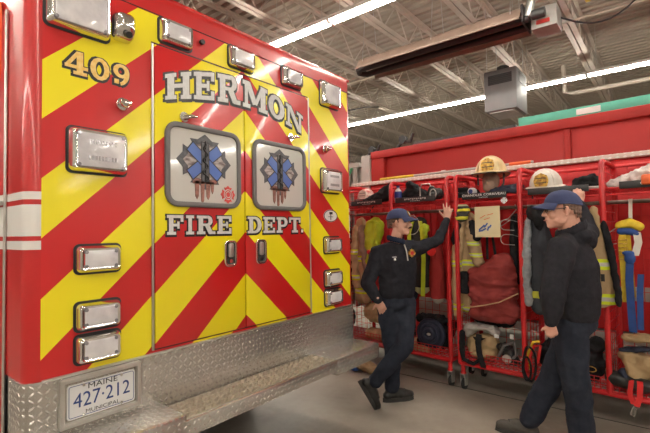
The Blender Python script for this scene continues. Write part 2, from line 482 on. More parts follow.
# radiant tube heater
t = thing('tube_heater', 'long brown radiant tube heater with dark tubes hung under the joists', 'heater', (0, 0, 0))
mb = MB()
hx, hz = 6.0, 4.22
mb.add([(hx-.30, -.72, hz), (hx-.20, -.72, hz+.16), (hx+.20, -.72, hz+.16), (hx+.30, -.72, hz),
        (hx-.30, 1.8, hz), (hx-.20, 1.8, hz+.16), (hx+.20, 1.8, hz+.16), (hx+.30, 1.8, hz)],
       [(0,1,5,4),(1,2,6,5),(2,3,7,6)])
mb.build('reflector', M['heatbrown'], t, solid=.008, smooth=False)
for s in (-1, 1): MB().box(hx+s*.305-.01, hx+s*.305+.01, -.72, 1.8, hz-.02, hz+.01).build('edge_rail', M['heatbrown'], t)
for s in (-1, 1):
    MB().cyl((hx+s*.13, -.8, hz+.03), (hx+s*.13, 1.75, hz+.03), .05, 14).build('burner_tube', M['heatdark'], t)
mb = MB(); mb.tube([(hx-.13, 1.75, hz+.03), (hx-.13, 1.86, hz+.03), (hx, 1.93, hz+.03), (hx+.13, 1.86, hz+.03), (hx+.13, 1.75, hz+.03)], .05, 12)
mb.build('return_bend', M['heatdark'], t)
mb = MB(); mb.box(hx-.22, hx+.22, -.745, -.72, hz-.03, hz+.2)
mb.build('end_plate', M['heatdark'], t)
MB().box(hx-.05, hx+.30, -1.10, -.80, hz-.10, hz+.17).build('burner_box', M['burnergrey'], t, bevel=.01)
MB().box(hx-.056, hx-.05, -1.02, -.86, hz-.05, hz+.0).build('red_label', M['decalred'], t)
mb = MB(); mb.tube([(hx-.12, -.78, hz+.05), (hx-.14, -.84, hz+.28), (hx-.1, -1.0, hz+.42), (hx+.05, -1.4, hz+.46), (hx+.3, -2.6, hz+.5)], .055, 14)
mb.build('flue_duct', M['galv'], t)
mb = MB(); mb.cyl((hx-.2, -.85, hz+.02), (hx-.2, -1.0, hz+.02), .06, 14); mb.build('blower', M['darkmetal'], t)
for y in (-.6, .5, 1.7):
    for s in (-1, 1): MB().cyl((hx+s*.25, y, hz+.1), (hx+s*.1, y, ZD-.03), .005, 6).build('hanger', M['galv'], t)
mb = MB(); P = []
for i in range(13):
    u = i/12; P.append((hx+.2+.9*u, -1.05-1.1*u, hz+.1+.62*u-.35*sin(pi*u)))
mb.tube(P, .012, 8); mb.build('power_cable', M['black'], t)
o = MB().box(7.0, 7.1, -1.35, -1.28, 4.78, 4.92).build('valve_tag', M['cableyellow'], bevel=.02)
o2 = tag(o, 'small yellow plastic tag dangling by the silver duct', 'tag')

# unit heater
t = thing('unit_heater', 'grey box unit heater with a dark louvre hanging from the ceiling', 'heater', (0, 0, 0))
MB().box(7.3, 7.95, -.26, .26, 3.52, 4.2).build('cabinet', M['heatgrey'], t, bevel=.012)
mb = MB(); mb.box(7.292, 7.30, -.19, .19, 3.96, 4.12); mb.build('outlet', M['black'], t)
mb = MB()
for k in range(5): mb.box(7.285, 7.295, -.19, .19, 3.975+k*.03, 3.981+k*.03)
mb.build('louvre', M['darkmetal'], t)
MB().box(7.45, 7.85, -.266, -.258, 3.98, 4.15).build('side_grille', M['darkmetal'], t)
MB().lathe([(.09, 0), (.1, .03), (.1, .09), (.05, .12)], 18, 7.5, 0, 4.2).build('fan_cap', M['darkmetal'], t)
for x in (7.35, 7.9):
    for y in (-.22, .22): MB().cyl((x, y, 4.19), (x, y, ZD), .006, 6).build('hanger', M['galv'], t)
MB().box(7.36, 7.9, -.2, .2, 3.50, 3.52).build('drip_pan', M['galv'], t)
o = blob('junction_light', [(7.5, .15, 3.33, .07, .1, .05), (7.5, .15, 3.40, .04)], M['fixture'], voxel=.015)
# pipes and cables along the roof
def pipe(name, label, pts, r, m, cat='pipe'):
    o = MB().tube(pts, r, 10).build(name, m); return tag(o, label, cat)
bpy.data.objects.remove(o)
pipe('sprinkler_pipe', 'thick grey pipe running level under the far roof joists', [(11.4, Y0+.1, 4.7), (11.4, -.45, 4.7), (11.4, -.3, 4.75), (11.4, -.28, 5.40)], .05, M['steel'])
pipe('conduit_pipe', 'thin pale conduit crossing beneath the joists near the tube heater', [(7.6, -4, 4.80), (7.6, 10, 4.80)], .014, M['steel'])
P = [(4.0+5.5*i/16, 6.5-2.8*i/16, 4.78-.3*sin(pi*i/8)**2) for i in range(17)]
pipe('slack_cable', 'slack dark cable drooping beneath the joists behind the ambulance', P, .016, M['black'], 'cable')
P = [(2.2+1.1*i/12, 2.6-1.4*i/12, 4.55-.35*sin(pi*i/12)) for i in range(13)]
pipe('black_cable', 'black cord drooping over the ambulance roof', P, .012, M['black'], 'cable')
pipe('drop_wire', 'thin pale wire hanging straight down over the ambulance roof', [(2.2, 1.6, ZD-.02), (2.2, 1.6, 2.87)], .006, M['whiteweb'], 'wire')
for (a, b, lab) in (((2.6, 2.3, 5.43), (3.0, 2.3, 3.6), 'leaning'), ((3.15, 2.0, 5.43), (2.75, 2.6, 3.6), 'steep')):
    pipe('sway_brace', '%s brown steel brace above the ambulance roof' % lab, [a, b], .03, M['heatbrown'], 'brace')

# ------------------------------------------------------------------ the ambulance
amb = thing('ambulance', 'red ambulance rear with yellow chevrons, white lettering and two windows', 'ambulance', (0, 0, 0))
def shell(x0, x1, y0, y1, rad, zs):
    """upright loft of rounded rectangles: zs = [(z, inset)]"""
    mb = MB(); vs = []; fs = []
    for z, ins in zs:
        cx, cy = (x0+x1)/2, (y0+y1)/2; L = []
        for sx, sy, a0 in ((1, 1, 0), (-1, 1, 90), (-1, -1, 180), (1, -1, 270)):
            for k in range(8):
                a = radians(a0+90*k/7); r = max(rad-ins, .004)
                L.append((cx+sx*((x1-x0)/2-ins-r)+r*cos(a), cy+sy*((y1-y0)/2-ins-r)+r*sin(a), z))
        vs += L; n = len(L)
    m_ = len(zs)
    for i in range(m_-1): fs += [(i*n+k, i*n+(k+1)%n, (i+1)*n+(k+1)%n, (i+1)*n+k) for k in range(n)]
    mb.add(vs, fs+[tuple(range(n)), tuple(range((m_-1)*n, m_*n))]); return mb
shell(.598, 2.978, 0, 4.4, .058, [(.93, 0), (2.80, 0), (2.825, .004), (2.845, .014), (2.857, .030), (2.862, .055)]).build('body', M['livery'], amb)
mb = MB(); mb.box(.596, 2.98, -.003, 4.0, 2.727, 2.734); mb.build('cap_seam', M['seam'], amb, bevel=.003)
mb = MB(); mb.box(.57, 3.0, .02, 4.4, 2.84, 2.868); mb.build('roof_rail', M['red'], amb, bevel=.012)
mb = MB(); mb.box(.85, 2.75, .6, 4.2, .55, .93); mb.build('chassis', M['darkmetal'], amb)
mb = MB(); mb.box(.65, 2.93, 4.4, 5.3, .75, 2.2); mb.build('cab', M['red'], amb, bevel=.12, seg=4)
mb = MB(); mb.box(.75, 2.83, 5.25, 6.4, .6, 1.35); mb.build('hood', M['red'], amb, bevel=.14, seg=4)
mb = MB(); mb.box(.85, 2.73, 5.27, 5.32, 1.45, 2.1); mb.build('windshield', M['black'], amb, bevel=.02)
for wx in (.66, 2.66):
    for wy in (1.55, 5.6):
        w = MB()
        pr = [(.18, 0), (.36, .0), (.4, .04), (.4, .2), (.36, .24), (.18, .24)]
        n = 28; vs = []
        for r, q in pr: vs += [(wx+q+.01, wy+r*cos(2*pi*k/n), .4+r*sin(2*pi*k/n)) for k in range(n)]
        fs = [(i*n+k, i*n+(k+1)%n, (i+1)*n+(k+1)%n, (i+1)*n+k) for i in range(len(pr)-1) for k in range(n)]
        w.add(vs, fs+[tuple(range(n)), tuple(range(5*n, 6*n))]); wo = w.build('wheel', M['tyre'], amb)
        MB().cyl((wx, wy, .4), (wx+.26, wy, .4), .17, 20).build('wheel_hub', M['brushed'], wo)
# doors
for (a, b) in ((1.170, 1.7765), (1.7845, 2.402)):
    MB().box(a, b, -.014, .01, .955, 2.56).build('door', M['livery'], amb, bevel=.006)
mb = MB(); mb.box(1.158, 2.414, -.0025, .005, .947, 2.572); mb.build('door_seal', M['seam'], amb)
for x in (1.161, 2.411):
    mb = MB(); mb.cyl((x, -.008, .95), (x, -.008, 2.56), .0065, 10); mb.build('door_hinge', M['brushed'], amb)
# windows with rounded frames
def rrect(cx, cz, w, h, r, n=6):
    P = []
    for sx, sz, a0 in ((1, 1, 0), (-1, 1, 90), (-1, -1, 180), (1, -1, 270)):
        for k in range(n+1):
            a = radians(a0+90*k/n); P.append((cx+sx*(w/2-r)+r*cos(a), cz+sz*(h/2-r)+r*sin(a)))
    return P
def ring(mb, cx, cz, w, h, r, t, y0, y1):
    A = rrect(cx, cz, w, h, r); B = rrect(cx, cz, w-2*t, h-2*t, max(r-t, .004)); n = len(A)
    vs = [(x, y0, z) for x, z in A]+[(x, y0, z) for x, z in B]+[(x, y1, z) for x, z in A]+[(x, y1, z) for x, z in B]
    fs = []
    for i in range(n):
        j = (i+1) % n
        fs += [(i, j, n+j, n+i), (2*n+i, 3*n+i, 3*n+j, 2*n+j), (i, 2*n+i, 2*n+j, j), (n+i, n+j, 3*n+j, 3*n+i)]
    mb.add(vs, fs)
def plate(mb, cx, cz, w, h, r, y0, y1):
    mb.prism(rrect(cx, cz, w, h, r), lambda x, z: (x, y0, z), lambda x, z: (x, y1, z))
def maltese(cx, cz, s, sq=1.):
    P = []
    for k in range(4):
        a = pi/2*k
        for da, r in ((-.72, .34), (-.60, .98), (-.33, .86), (0, 1.04), (.33, .86), (.60, .98), (.72, .34)):
            P.append((cx+s*r*sin(a+da), cz+s*r*cos(a+da)*sq))
    return P
yd = -.014
def maltese2(cx, cz, sx, sz): return [(cx+x*sx, cz+z*sz) for x, z in maltese(0, 0, 1.)]
for cx, i in ((1.478, 0), (2.092, 1)):
    mb = MB(); ring(mb, cx, 1.932, .515, .468, .075, .030, yd-.022, yd); fr = mb.build('window_frame', M['rubber'], amb, bevel=.008)
    mb = MB(); plate(mb, cx, 1.932, .47, .42, .055, yd-.010, yd-.001); gl = mb.build('window_pane', M['pane'], amb)
    ex, ez = cx+(-.005 if i == 0 else -.01), 1.962
    y0, y1 = yd-.0125, yd-.010
    f0 = lambda x, z: (x, y0, z); f1 = lambda x, z: (x, y1, z)
    mb = MB(); mb.prism(maltese2(ex, ez, .178, .155), lambda x, z: (x, y0, z), f1)
    mb.build('decal_cross', M['decalgrey'], amb, smooth=False)
    y2 = yd-.0132
    mb = MB(); mb.prism(maltese2(ex, ez, .140, .120), lambda x, z: (x, y2, z), lambda x, z: (x, y0, z)); mb.build('decal_flag', M['decalflag'], amb, smooth=False)
    for k, ang in enumerate((39, 141, 90)):
        a = radians(ang); dx, dz = cos(a), sin(a); L, Wd = (.128, .029) if k < 2 else (.110, .022)
        yy = yd-.0142-.0005*k
        def bar(L_, W_): return [(ex+dx*L_-dz*W_, ez+dz*L_+dx*W_), (ex-dx*L_-dz*W_, ez-dz*L_+dx*W_), (ex-dx*L_+dz*W_, ez-dz*L_-dx*W_), (ex+dx*L_+dz*W_, ez+dz*L_-dx*W_)]
        mb = MB(); mb.prism(bar(L+.006, Wd+.006), lambda x, z: (x, yy+.0002, z), lambda x, z: (x, y0, z)); edge = mb.build('star_edge', M['outline'], amb, smooth=False)
        mb = MB(); mb.prism(bar(L, Wd), lambda x, z: (x, yy, z), lambda x, z: (x, y0, z)); mb.build('star_bar', M['blue'] if k < 2 else M['decalgrey'], amb, smooth=False)
    mb = MB(); mb.cyl((ex, yd-.0170, ez-.12), (ex, yd-.0170, ez+.12), .0045, 8)
    P = [(ex+.022*sin(q*2*pi/10)*(1-q/60), yd-.0175, ez-.11+q*.0068) for q in range(32)]
    mb.tube(P, .0055, 8); mb.build('decal_snake', M['outline'], amb)
    # lettered tail under the cross
    mb = MB()
    for q, (xx, ww, hh) in enumerate(((-.055, .03, .085), (-.018, .026, .11), (.02, .03, .085), (.05, .022, .05))):
        zt = ez-.115; poly = [(ex+xx-ww/2, zt), (ex+xx+ww/2, zt+.006), (ex+xx+ww*.35, zt-hh), (ex+xx, zt-hh-.018), (ex+xx-ww*.35, zt-hh)]
        mb.prism(poly, lambda x, z: (x, yd-.0138, z), f1)
    mb.prism([(ex-.08, ez-.13), (ex+.075, ez-.125), (ex+.085, ez-.10), (ex-.09, ez-.10)], lambda x, z: (x, yd-.0138, z), f1)
    mb.build('decal_tail', M['decalbrown'], amb, smooth=False)
    if i == 0:
        mb = MB(); mb.prism(maltese(cx+.158, 1.782, .052), lambda x, z: (x, yd-.013, z), f1); mb.build('decal_badge', M['decalred'], amb, smooth=False)
        mb = MB()
        for rr in (.018, .03): mb.tube([(cx+.158+rr*cos(k*pi/8), yd-.0135, 1.782+rr*sin(k*pi/8)) for k in range(16)], .0022, 6, close=True)
        mb.build('decal_badge_ring', M['letter'], amb)
# lamps
def lamp(cx, cz, w, h, d=.045, seg=0, amber=True):
    t = MB()
    A = rrect(cx, cz, w, h, .022); B = rrect(cx, cz, w-.012, h-.012, .02); Cc = rrect(cx, cz, w-.052, h-.046, .014); n = len(A)
    vs = [(x, 0, z) for x, z in A]+[(x, -d*.72, z) for x, z in B]+[(x, -d, z) for x, z in rrect(cx, cz, w-.03, h-.028, .018)]+[(x, -d*.9, z) for x, z in Cc]
    fs = [(r*n+i, r*n+(i+1)%n, (r+1)*n+(i+1)%n, (r+1)*n+i) for r in range(3) for i in range(n)]+[tuple(range(n)), tuple(range(3*n, 4*n))]
    t.add(vs, fs); o = t.build('warning_lamp', M['chrome'], amb)
    mb = MB(); ring(mb, cx, cz, w+.014, h+.014, .026, .014, -.006, .001); mb.build('lamp_gasket', M['black'], o)
    mb = MB(); plate(mb, cx+.002, cz, w-.054, h-.048, .012, -d*.97, -d*.8); mb.build('lamp_lens', M['lens'], o, bevel=.004)
    for q in range(seg):
            mb = MB(); zz = cz+(q-(seg-1)/2)*h*.36
            for k in range(9):
                xx = cx+(k-4)*w*.055; mb.box(xx, xx+w*.035, -d*.985, -d*.96, zz-h*.05, zz+h*.05)
            mb.build('lamp_reflector', M['lensline'], o)
    for sx in (-1, 1):
        for sz in (-1, 1):
            px, pz = cx+sx*(w/2-.034), cz+sz*(h/2-.031)
            MB().cyl((px, -d*.9, pz), (px, -d*1.04, pz), .008, 10).build('lamp_screw', M['lensline'], o)
    if amber:
        mb = MB(); mb.box(cx-w/2+.003, cx-w/2+.006, -d*.62, -d*.2, cz-h*.34, cz+h*.34); mb.build('amber_edge', M['amber'], o)
    return o
lamp(.80, 2.597, .275, .225, .05, 0, False)
lamp(2.675, 2.645, .235, .20, .05, 0, False)
lamp(.888, 1.944, .265, .205, .05, 2, False)
lamp(2.672, 1.950, .235, .19, .05, 2, False)
for cx, cz in ((1.300, 2.655), (1.765, 2.660), (2.232, 2.665)): lamp(cx, cz, .20, .135, .045, 0, False)
for cx in (.890, 2.678):
    for cz in (1.440, 1.178, 1.030): lamp(cx, cz, .20, .128, .045)
# chrome marker shroud by the upper left lamp, grab hooks, knobs
mb = MB()
vs = []
for q, (w, h, y) in enumerate(((.10, .13, 0), (.10, .125, -.03), (.085, .10, -.06), (.05, .06, -.075))):
    vs += [(x, y, z+(.006*q)) for x, z in rrect(1.0, 2.578, w, h, .025)]
n = len(rrect(0, 0, 1, 1, .1)); mb.add(vs, [(r*n+i, r*n+(i+1)%n, (r+1)*n+(i+1)%n, (r+1)*n+i) for r in range(3) for i in range(n)]+[tuple(range(n)), tuple(range(3*n, 4*n))])
o = mb.build('camera_shroud', M['chrome'], amb)
MB().cyl((1.0, -.06, 2.535), (1.0, -.083, 2.525), .016, 14).build('camera_lens', M['black'], o)
for kx, kz in ((1.000, 2.197), (2.60, 2.195)):
    mb = MB(); mb.cyl((kx, .0, kz), (kx, -.02, kz), .032, 18); mb.cyl((kx, -.02, kz), (kx, -.05, kz), .02, 16)
    mb.box(kx-.028, kx+.028, -.055, -.04, kz-.008, kz+.012); mb.build('door_holdback', M['chrome'], amb, bevel=.003)
for kx, kz, s in ((1.34, 2.20, 1), (2.20, 2.225, 1)):
    mb = MB(); mb.cyl((kx, yd, kz), (kx, yd-.012, kz), .028, 18)
    mb.tube([(kx-.01, yd-.02, kz-.005), (kx+.03, yd-.035, kz+.004), (kx+.07, yd-.03, kz+.008)], [.014, .012, .006], 10)
    mb.build('door_catch', M['chrome'], amb)
for kx, kz in ((1.47, 2.672),):
    MB().cyl((kx, 0, kz), (kx, -.02, kz), .015, 14).build('nozzle', M['black'], amb)
for hx_ in (1.655, 1.905):
    mb = MB(); ring(mb, hx_, 1.425, .095, .16, .03, .016, yd-.014, yd); o = mb.build('door_handle', M['chrome'], amb, bevel=.004)
    mb = MB(); plate(mb, hx_, 1.425, .068, .132, .02, yd-.004, yd); mb.build('handle_recess', M['darkmetal'], o)
    mb = MB(); plate(mb, hx_, 1.445, .038, .085, .012, yd-.02, yd-.006); mb.build('handle_paddle', M['brushed'], o, bevel=.004)
    mb = MB(); mb.cyl((hx_, yd-.004, 1.378), (hx_, yd-.014, 1.378), .012, 12); mb.build('lock', M['chrome'], o)
# oval sticker
mb = MB(); mb.prism([(2.672+.088*cos(k*pi/14), 1.672+.05*sin(k*pi/14)) for k in range(28)], lambda x, z: (x, -.003, z), lambda x, z: (x, 0, z))
o = mb.build('oval_sticker', M['platewhite'], amb)
mb = MB(); mb.tube([(2.672+.084*cos(k*pi/14), -.0035, 1.672+.046*sin(k*pi/14)) for k in range(28)], .003, 6, close=True)
mb.box(2.655, 2.695, -.0045, -.003, 1.684, 1.704); mb.box(2.668, 2.676, -.0045, -.003, 1.64, 1.684); mb.box(2.64, 2.70, -.0045, -.003, 1.663, 1.667); mb.build('sticker_print', M['outline'], o)

# slab-serif lettering built from strokes
def arc(cx, cy, rx, ry, a0, a1, w, n=14, wy=None):
    wy = wy or w; Q = []
    for k in range(n):
        b0, b1 = radians(a0+(a1-a0)*k/n), radians(a0+(a1-a0)*(k+1)/n)
        Q.append([(cx+(rx+w/2)*cos(b0), cy+(ry+wy/2)*sin(b0)), (cx+(rx+w/2)*cos(b1), cy+(ry+wy/2)*sin(b1)),
                  (cx+(rx-w/2)*cos(b1), cy+(ry-wy/2)*sin(b1)), (cx+(rx-w/2)*cos(b0), cy+(ry-wy/2)*sin(b0))])
    return Q
def ln(x1, y1, x2, y2, w, g=0):
    d = Vector((x2-x1, y2-y1)).normalized(); n = Vector((-d.y, d.x))*(w/2); a = Vector((x1, y1)); b = Vector((x2, y2))
    return [[tuple(a+n), tuple(b+n), tuple(b-n), tuple(a-n)]]
def hb(x0, x1, y0, y1): return [[(x0, y0), (x1, y0), (x1, y1), (x0, y1)]]
SV, SH = .23, .15
def glyph(ch, g=0.):
    """strokes of a letter in a unit box; g fattens every stroke"""
    B = lambda x0, x1, y0, y1: hb(x0-g, x1+g, y0-g, y1+g)
    L = lambda a, b, c, d, w: ln(a-(g*(c-a)), b-g*(d-b)/max(abs(d-b), .01)*.9, c+(g*(c-a)), d+g*(d-b)/max(abs(d-b), .01)*.9, w+2*g)
    A = lambda cx, cy, rx, ry, a0, a1, w, wy=None: arc(cx, cy, rx, ry, a0, a1, w+2*g, 14, (wy or w)+2*g)
    s = []
    if ch == 'H':
        for x in (.04, .58): s += B(x, x+.38, 0, SH)+B(x, x+.38, 1-SH, 1)+B(x+.075, x+.305, 0, 1)
        s += B(.3, .7, .43, .58)
    elif ch == 'E':
        s += B(.02, .92, 0, SH)+B(.02, .92, 1-SH, 1)+B(.12, .36, 0, 1)+B(.3, .66, .43, .57)+B(.8, .95, 0, .32)+B(.8, .95, .68, 1)+B(.6, .72, .32, .68)
    elif ch == 'F':
        s += B(.02, .52, 0, SH)+B(.02, .92, 1-SH, 1)+B(.13, .37, 0, 1)+B(.3, .66, .42, .56)+B(.8, .95, .66, 1)+B(.6, .72, .31, .67)
    elif ch == 'R':
        s += B(.02, .46, 0, SH)+B(.02, .6, 1-SH, 1)+B(.11, .34, 0, 1)+B(.3, .6, .44, .57)+A(.58, .72, .17, .215, -90, 90, .21, .14)+L(.56, .48, .76, .06, .22)+B(.70, 1.0, 0, SH)
    elif ch == 'M':
        s += B(0, .3, 0, SH)+B(.66, 1.04, 0, SH)+B(0, .26, 1-SH, 1)+B(.8, 1.04, 1-SH, 1)+B(.08, .2, 0, 1)+B(.74, .95, 0, 1)+L(.2, .95, .5, .2, .2)+L(.52, .2, .82, .95, .12)
    elif ch == 'O' or ch == '0':
        s += A(.5, .5, .34, .42, 0, 360, .26, .16)
    elif ch == 'N':
        s += B(0, .34, 0, SH)+B(0, .3, 1-SH, 1)+B(.66, 1.02, 1-SH, 1)+B(.1, .22, 0, 1)+B(.78, .9, 0, 1)+L(.2, .96, .82, .04, .22)
    elif ch == 'I':
        s += B(.1, .9, 0, SH)+B(.1, .9, 1-SH, 1)+B(.33, .67, 0, 1)
    elif ch == 'D':
        s += B(.02, .5, 0, SH)+B(.02, .5, 1-SH, 1)+B(.13, .37, 0, 1)+A(.48, .5, .35, .425, -90, 90, .26, .15)
    elif ch == 'P':
        s += B(.02, .5, 0, SH)+B(.02, .6, 1-SH, 1)+B(.13, .37, 0, 1)+B(.3, .6, .38, .52)+A(.56, .69, .23, .24, -90, 90, .24, .14)
    elif ch == 'T':
        s += B(.24, .76, 0, SH)+B(.02, .98, 1-SH, 1)+B(.38, .62, 0, 1)+B(.0, .14, .66, 1)+B(.86, 1.0, .66, 1)
    elif ch == '.':
        s += B(.2, .8, 0, .2)
    elif ch == '4':
        s += B(.5, .76, 0, 1)+B(.36, .92, 0, .14)+B(.02, .96, .25, .39)+L(.1, .33, .56, .96, .15)
    elif ch == '9':
        s += A(.5, .68, .3, .25, 0, 360, .24, .15)+A(.37, .60, .43, .53, -78, 8, .22, .14)+B(.14, .36, .06, .26)
    return s
def letters(name, spec, m, top, bot, t, y, parent, sh=(-.006, -.010)):
    """spec: (char, x0, width). every letter is a part, its dark outline a sub-part"""
    for ch, x0, w in spec:
        mb = MB(); mo = MB()
        for k, q in enumerate(glyph(ch)):
            P = []
            for u, v in q:
                x = x0+u*w; P.append((x, bot(x)+(top(x)-bot(x))*v))
            yk = y-.0036-.00012*k
            mb.prism(P, lambda x, z: (x, yk, z), lambda x, z: (x, y+.001, z))
            for i, (dx, dz) in enumerate(((-t+sh[0], sh[1]-t), (t, t), (-t+sh[0], t), (t, sh[1]-t), (sh[0], sh[1]))):
                yo = y-.0010-.00002*(k+i*2)
                mo.prism([(a+dx, b+dz) for a, b in P], lambda x, z: (x, yo, z), lambda x, z: (x, y+.001, z))
        o = mb.build(name, m, parent, smooth=False)
        mo.build(name+'_outline', M['outline'], o, smooth=False)
def tp(x): return 2.405+.125*(1-((x-1.775)/.56)**2)
def bt(x): return 2.268+.088*(1-((x-1.775)/.56)**2)
letters('letter', [('H', 1.222, .175), ('E', 1.405, .150), ('R', 1.570, .175), ('M', 1.768, .205), ('O', 1.985, .165), ('N', 2.160, .175)], M['letter'], tp, bt, .007, yd, amb)
T_, B_ = (lambda x: 1.652), (lambda x: 1.545)
letters('letter', [('F', 1.235, .105), ('I', 1.347, .062), ('R', 1.420, .125), ('E', 1.560, .112),
        ('D', 1.795, .125), ('E', 1.930, .112), ('P', 2.052, .118), ('T', 2.178, .118), ('.', 2.300, .03)], M['letter'], T_, B_, .006, yd, amb, (-.004, -.007))
letters('numeral', [('4', .742, .105), ('0', .850, .095), ('9', .952, .095)], M['gold'], lambda x: 2.400, lambda x: 2.292, .005, 0, amb, (-.006, -.007))

# kick panel, plate holder, step bumper
shell(.590, 2.986, -.010, .235, .060, [(.56, 0), (.932, 0)]).build('kick_panel', M['tread'], amb)
mb = MB(); mb.box(.66, 2.92, -.015, 0, .925, .936); mb.build('panel_trim', M['brushed'], amb, bevel=.003)
mb = MB(); ring(mb, .904, .812, .365, .215, .006, .02, -.032, -.004); o = mb.build('plate_holder', M['brushed'], amb, bevel=.003)
mb = MB(); plate(mb, .908, .808, .305, .152, .012, -.014, -.006); lp = mb.build('licence_plate', M['platewhite'], amb)
mb = MB(); ring(mb, .908, .808, .293, .140, .01, .0025, -.0150, -.014); mb.build('plate_border', M['navyink'], lp)
fn = lambda cx, cz: (lambda u, v, w: (cx+u, -.0152-w*.3, cz+v))
text_mesh('plate_state', 'MAINE', .034, M['outline'], lp, fn(.908, .862), sx=1.35)
text_mesh('plate_number', '427\u00b7212', .092, M['navyink'], lp, fn(.908, .806), sx=.86)
text_mesh('plate_class', 'MUNICIPAL', .024, M['outline'], lp, fn(.908, .752), sx=1.25)
mb = MB()
for sx in (-.085, .085):
    for sz in (-.066, .066): mb.cyl((.908+sx, -.014, .808+sz), (.908+sx, -.019, .808+sz), .007, 10)
mb.build('plate_screw', M['chrome'], lp)
for a, b, zt in ((.60, 1.185, .685), (2.385, 2.945, .650)):
    MB().box(a, b, -.275 if a < 1 else -.262, -.004, zt-.115, zt).build('step_pod', M['tread'], amb, bevel=.010)
MB().box(1.18, 2.39, -.265, -.245, .567, .648).build('step_lip', M['tread'], amb, bevel=.006)
MB().box(1.18, 2.39, -.25, -.01, .60, .628).build('step_tray', M['rod'], amb)
mb = MB()
for r in range(5):
    y = -.232+r*.050
    mb.box(1.185, 2.385, y-.0035, y+.0035, .63, .648)
mb.box(1.185, 2.385, -.235, -.028, .624, .630)
for r in range(4):
    y = -.207+r*.050
    for k in range(24):
        xx = 1.20+k*.048+(.024 if r % 2 else 0)
        mb.add([(xx, y-.015, .629), (xx+.022, y-.015, .629), (xx+.022, y+.015, .629), (xx, y+.015, .629), (xx+.004, y-.012, .656), (xx+.018, y-.012, .656), (xx+.018, y+.012, .656), (xx+.004, y+.012, .656)],
               [(0,1,2,3), (4,5,6,7), (0,1,5,4), (1,2,6,5), (2,3,7,6), (3,0,4,7)])
mb.build('step_grating', M['grit'], amb)
mb = MB(); mb.box(.62, 2.96, .02, .6, .56, .60); mb.build('under_tray', M['darkmetal'], amb)
# left side details
MB().box(.588, .60, .262, .95, .40, 2.60).build('side_door', M['livery'], amb, bevel=.005)
mb = MB(); mb.cyl((.590, .250, .40), (.590, .250, 2.6), .007, 8); mb.build('side_hinge', M['brushed'], amb)
mb = MB(); mb.box(.578, .59, .272, .9, 1.695, 1.712); mb.build('side_strip', M['brushed'], amb)
mb = MB(); A = [(y, z) for y, z in rrect(.52, 2.48, .36, .40, .08)]
mb.prism(A, lambda y, z: (.565, y, z), lambda y, z: (.588, y, z)); o = mb.build('scene_lamp', M['chrome'], amb, bevel=.006)
mb = MB(); mb.prism(rrect(.52, 2.48, .30, .34, .07), lambda y, z: (.560, y, z), lambda y, z: (.566, y, z)); mb.build('lamp_lens', M['black'], o)
mb = MB(); mb.prism(rrect(.52, 2.48, .40, .44, .09), lambda y, z: (.580, y, z), lambda y, z: (.589, y, z)); mb.build('lamp_gasket', M['orange'], o)

# ------------------------------------------------------------------ racks and the parked truck behind them
PH = radians(-4.2498); R0 = Vector((4.0515, -.425, 0))
XR = Vector((cos(PH), sin(PH), 0)); YR = Vector((-sin(PH), cos(PH), 0))
def W(a, b, z): return R0+XR*a+YR*b+Vector((0, 0, z))
def RT(name, label, cat, a, b, z, group=None, rz=0.): return thing(name, label, cat, W(a, b, z), PH+rz, group)
def RP(o, label, cat, a, b, z, group=None, rz=0.):
    o.location = W(a, b, z); o.rotation_euler = (0, 0, PH+rz); return tag(o, label, cat, group)

# parked red truck (local a from .65)
tr = RT('parked_truck', 'long red truck body with a recessed panel parked behind the gear racks', 'truck', .65, 0, 0)
bL, bR = 1.45, -4.2
mb = MB(); mb.box(.06, 2.3, bR, bL, .62, 2.59); mb.build('cargo_body', M['truckred'], tr, bevel=.01)
mb = MB(); mb.box(-.01, .07, bR, bL, 2.50, 2.60); mb.build('top_rail', M['truckred'], tr, bevel=.012)
mb = MB(); mb.box(0, .07, 1.24, bL, 2.19, 2.5); mb.build('corner_post', M['truckred'], tr, bevel=.01)
p = mb = MB(); mb.box(.01, .07, -.925, -.865, 2.19, 2.5); rib = mb.build('panel_rib', M['truckred'], tr, bevel=.008)
mb = MB(); mb.box(.01, .07, -3.4, -3.34, 2.19, 2.5); mb.build('panel_rib', M['truckred'], tr, bevel=.008)
mb = MB(); mb.box(-.06, .07, bR, 1.75, 2.15, 2.195); mb.build('ledge', M['ledge'], tr, bevel=.006)
mb = MB(); mb.box(.0, .07, bR, 1.75, .62, 2.15); mb.build('lower_body', M['liftedred'], tr, bevel=.01)
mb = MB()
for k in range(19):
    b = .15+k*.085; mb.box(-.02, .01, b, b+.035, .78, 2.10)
mb.build('ribbed_panel', M['liftedred'], tr, bevel=.006)
mb = MB(); mb.box(-.03, .0, -3.2, -.95, .90, 1.02); mb.build('pale_band', M['greystone'], tr, bevel=.006)
mb = MB(); mb.box(-.03, .0, -.1, .75, .58, .74); mb.build('pale_band', M['whitecloth'], tr, bevel=.006)
mb = MB(); mb.box(-.03, .3, bR, 1.6, .52, .60); mb.build('running_board', M['greystone'], tr, bevel=.006)
for b in (2.0, -2.9):
    mb = MB(); n = 26
    pr = [(.15, 0), (.40, 0), (.46, .04), (.46, .24), (.40, .28)]
    vs = []
    for r, q in pr: vs += [(.12+q, (b if b < 0 else .9)+r*cos(2*pi*k/n), .46+r*sin(2*pi*k/n)) for k in range(n)]
    mb.add(vs, [(i*n+k, i*n+(k+1)%n, (i+1)*n+(k+1)%n, (i+1)*n+k) for i in range(4) for k in range(n)]+[tuple(range(n)), tuple(range(4*n, 5*n))])
    mb.build('wheel', M['tyre'], tr)
mb = MB(); mb.box(.5, 2.2, bR, 1.5, .4, .62); mb.build('chassis', M['darkmetal'], tr)
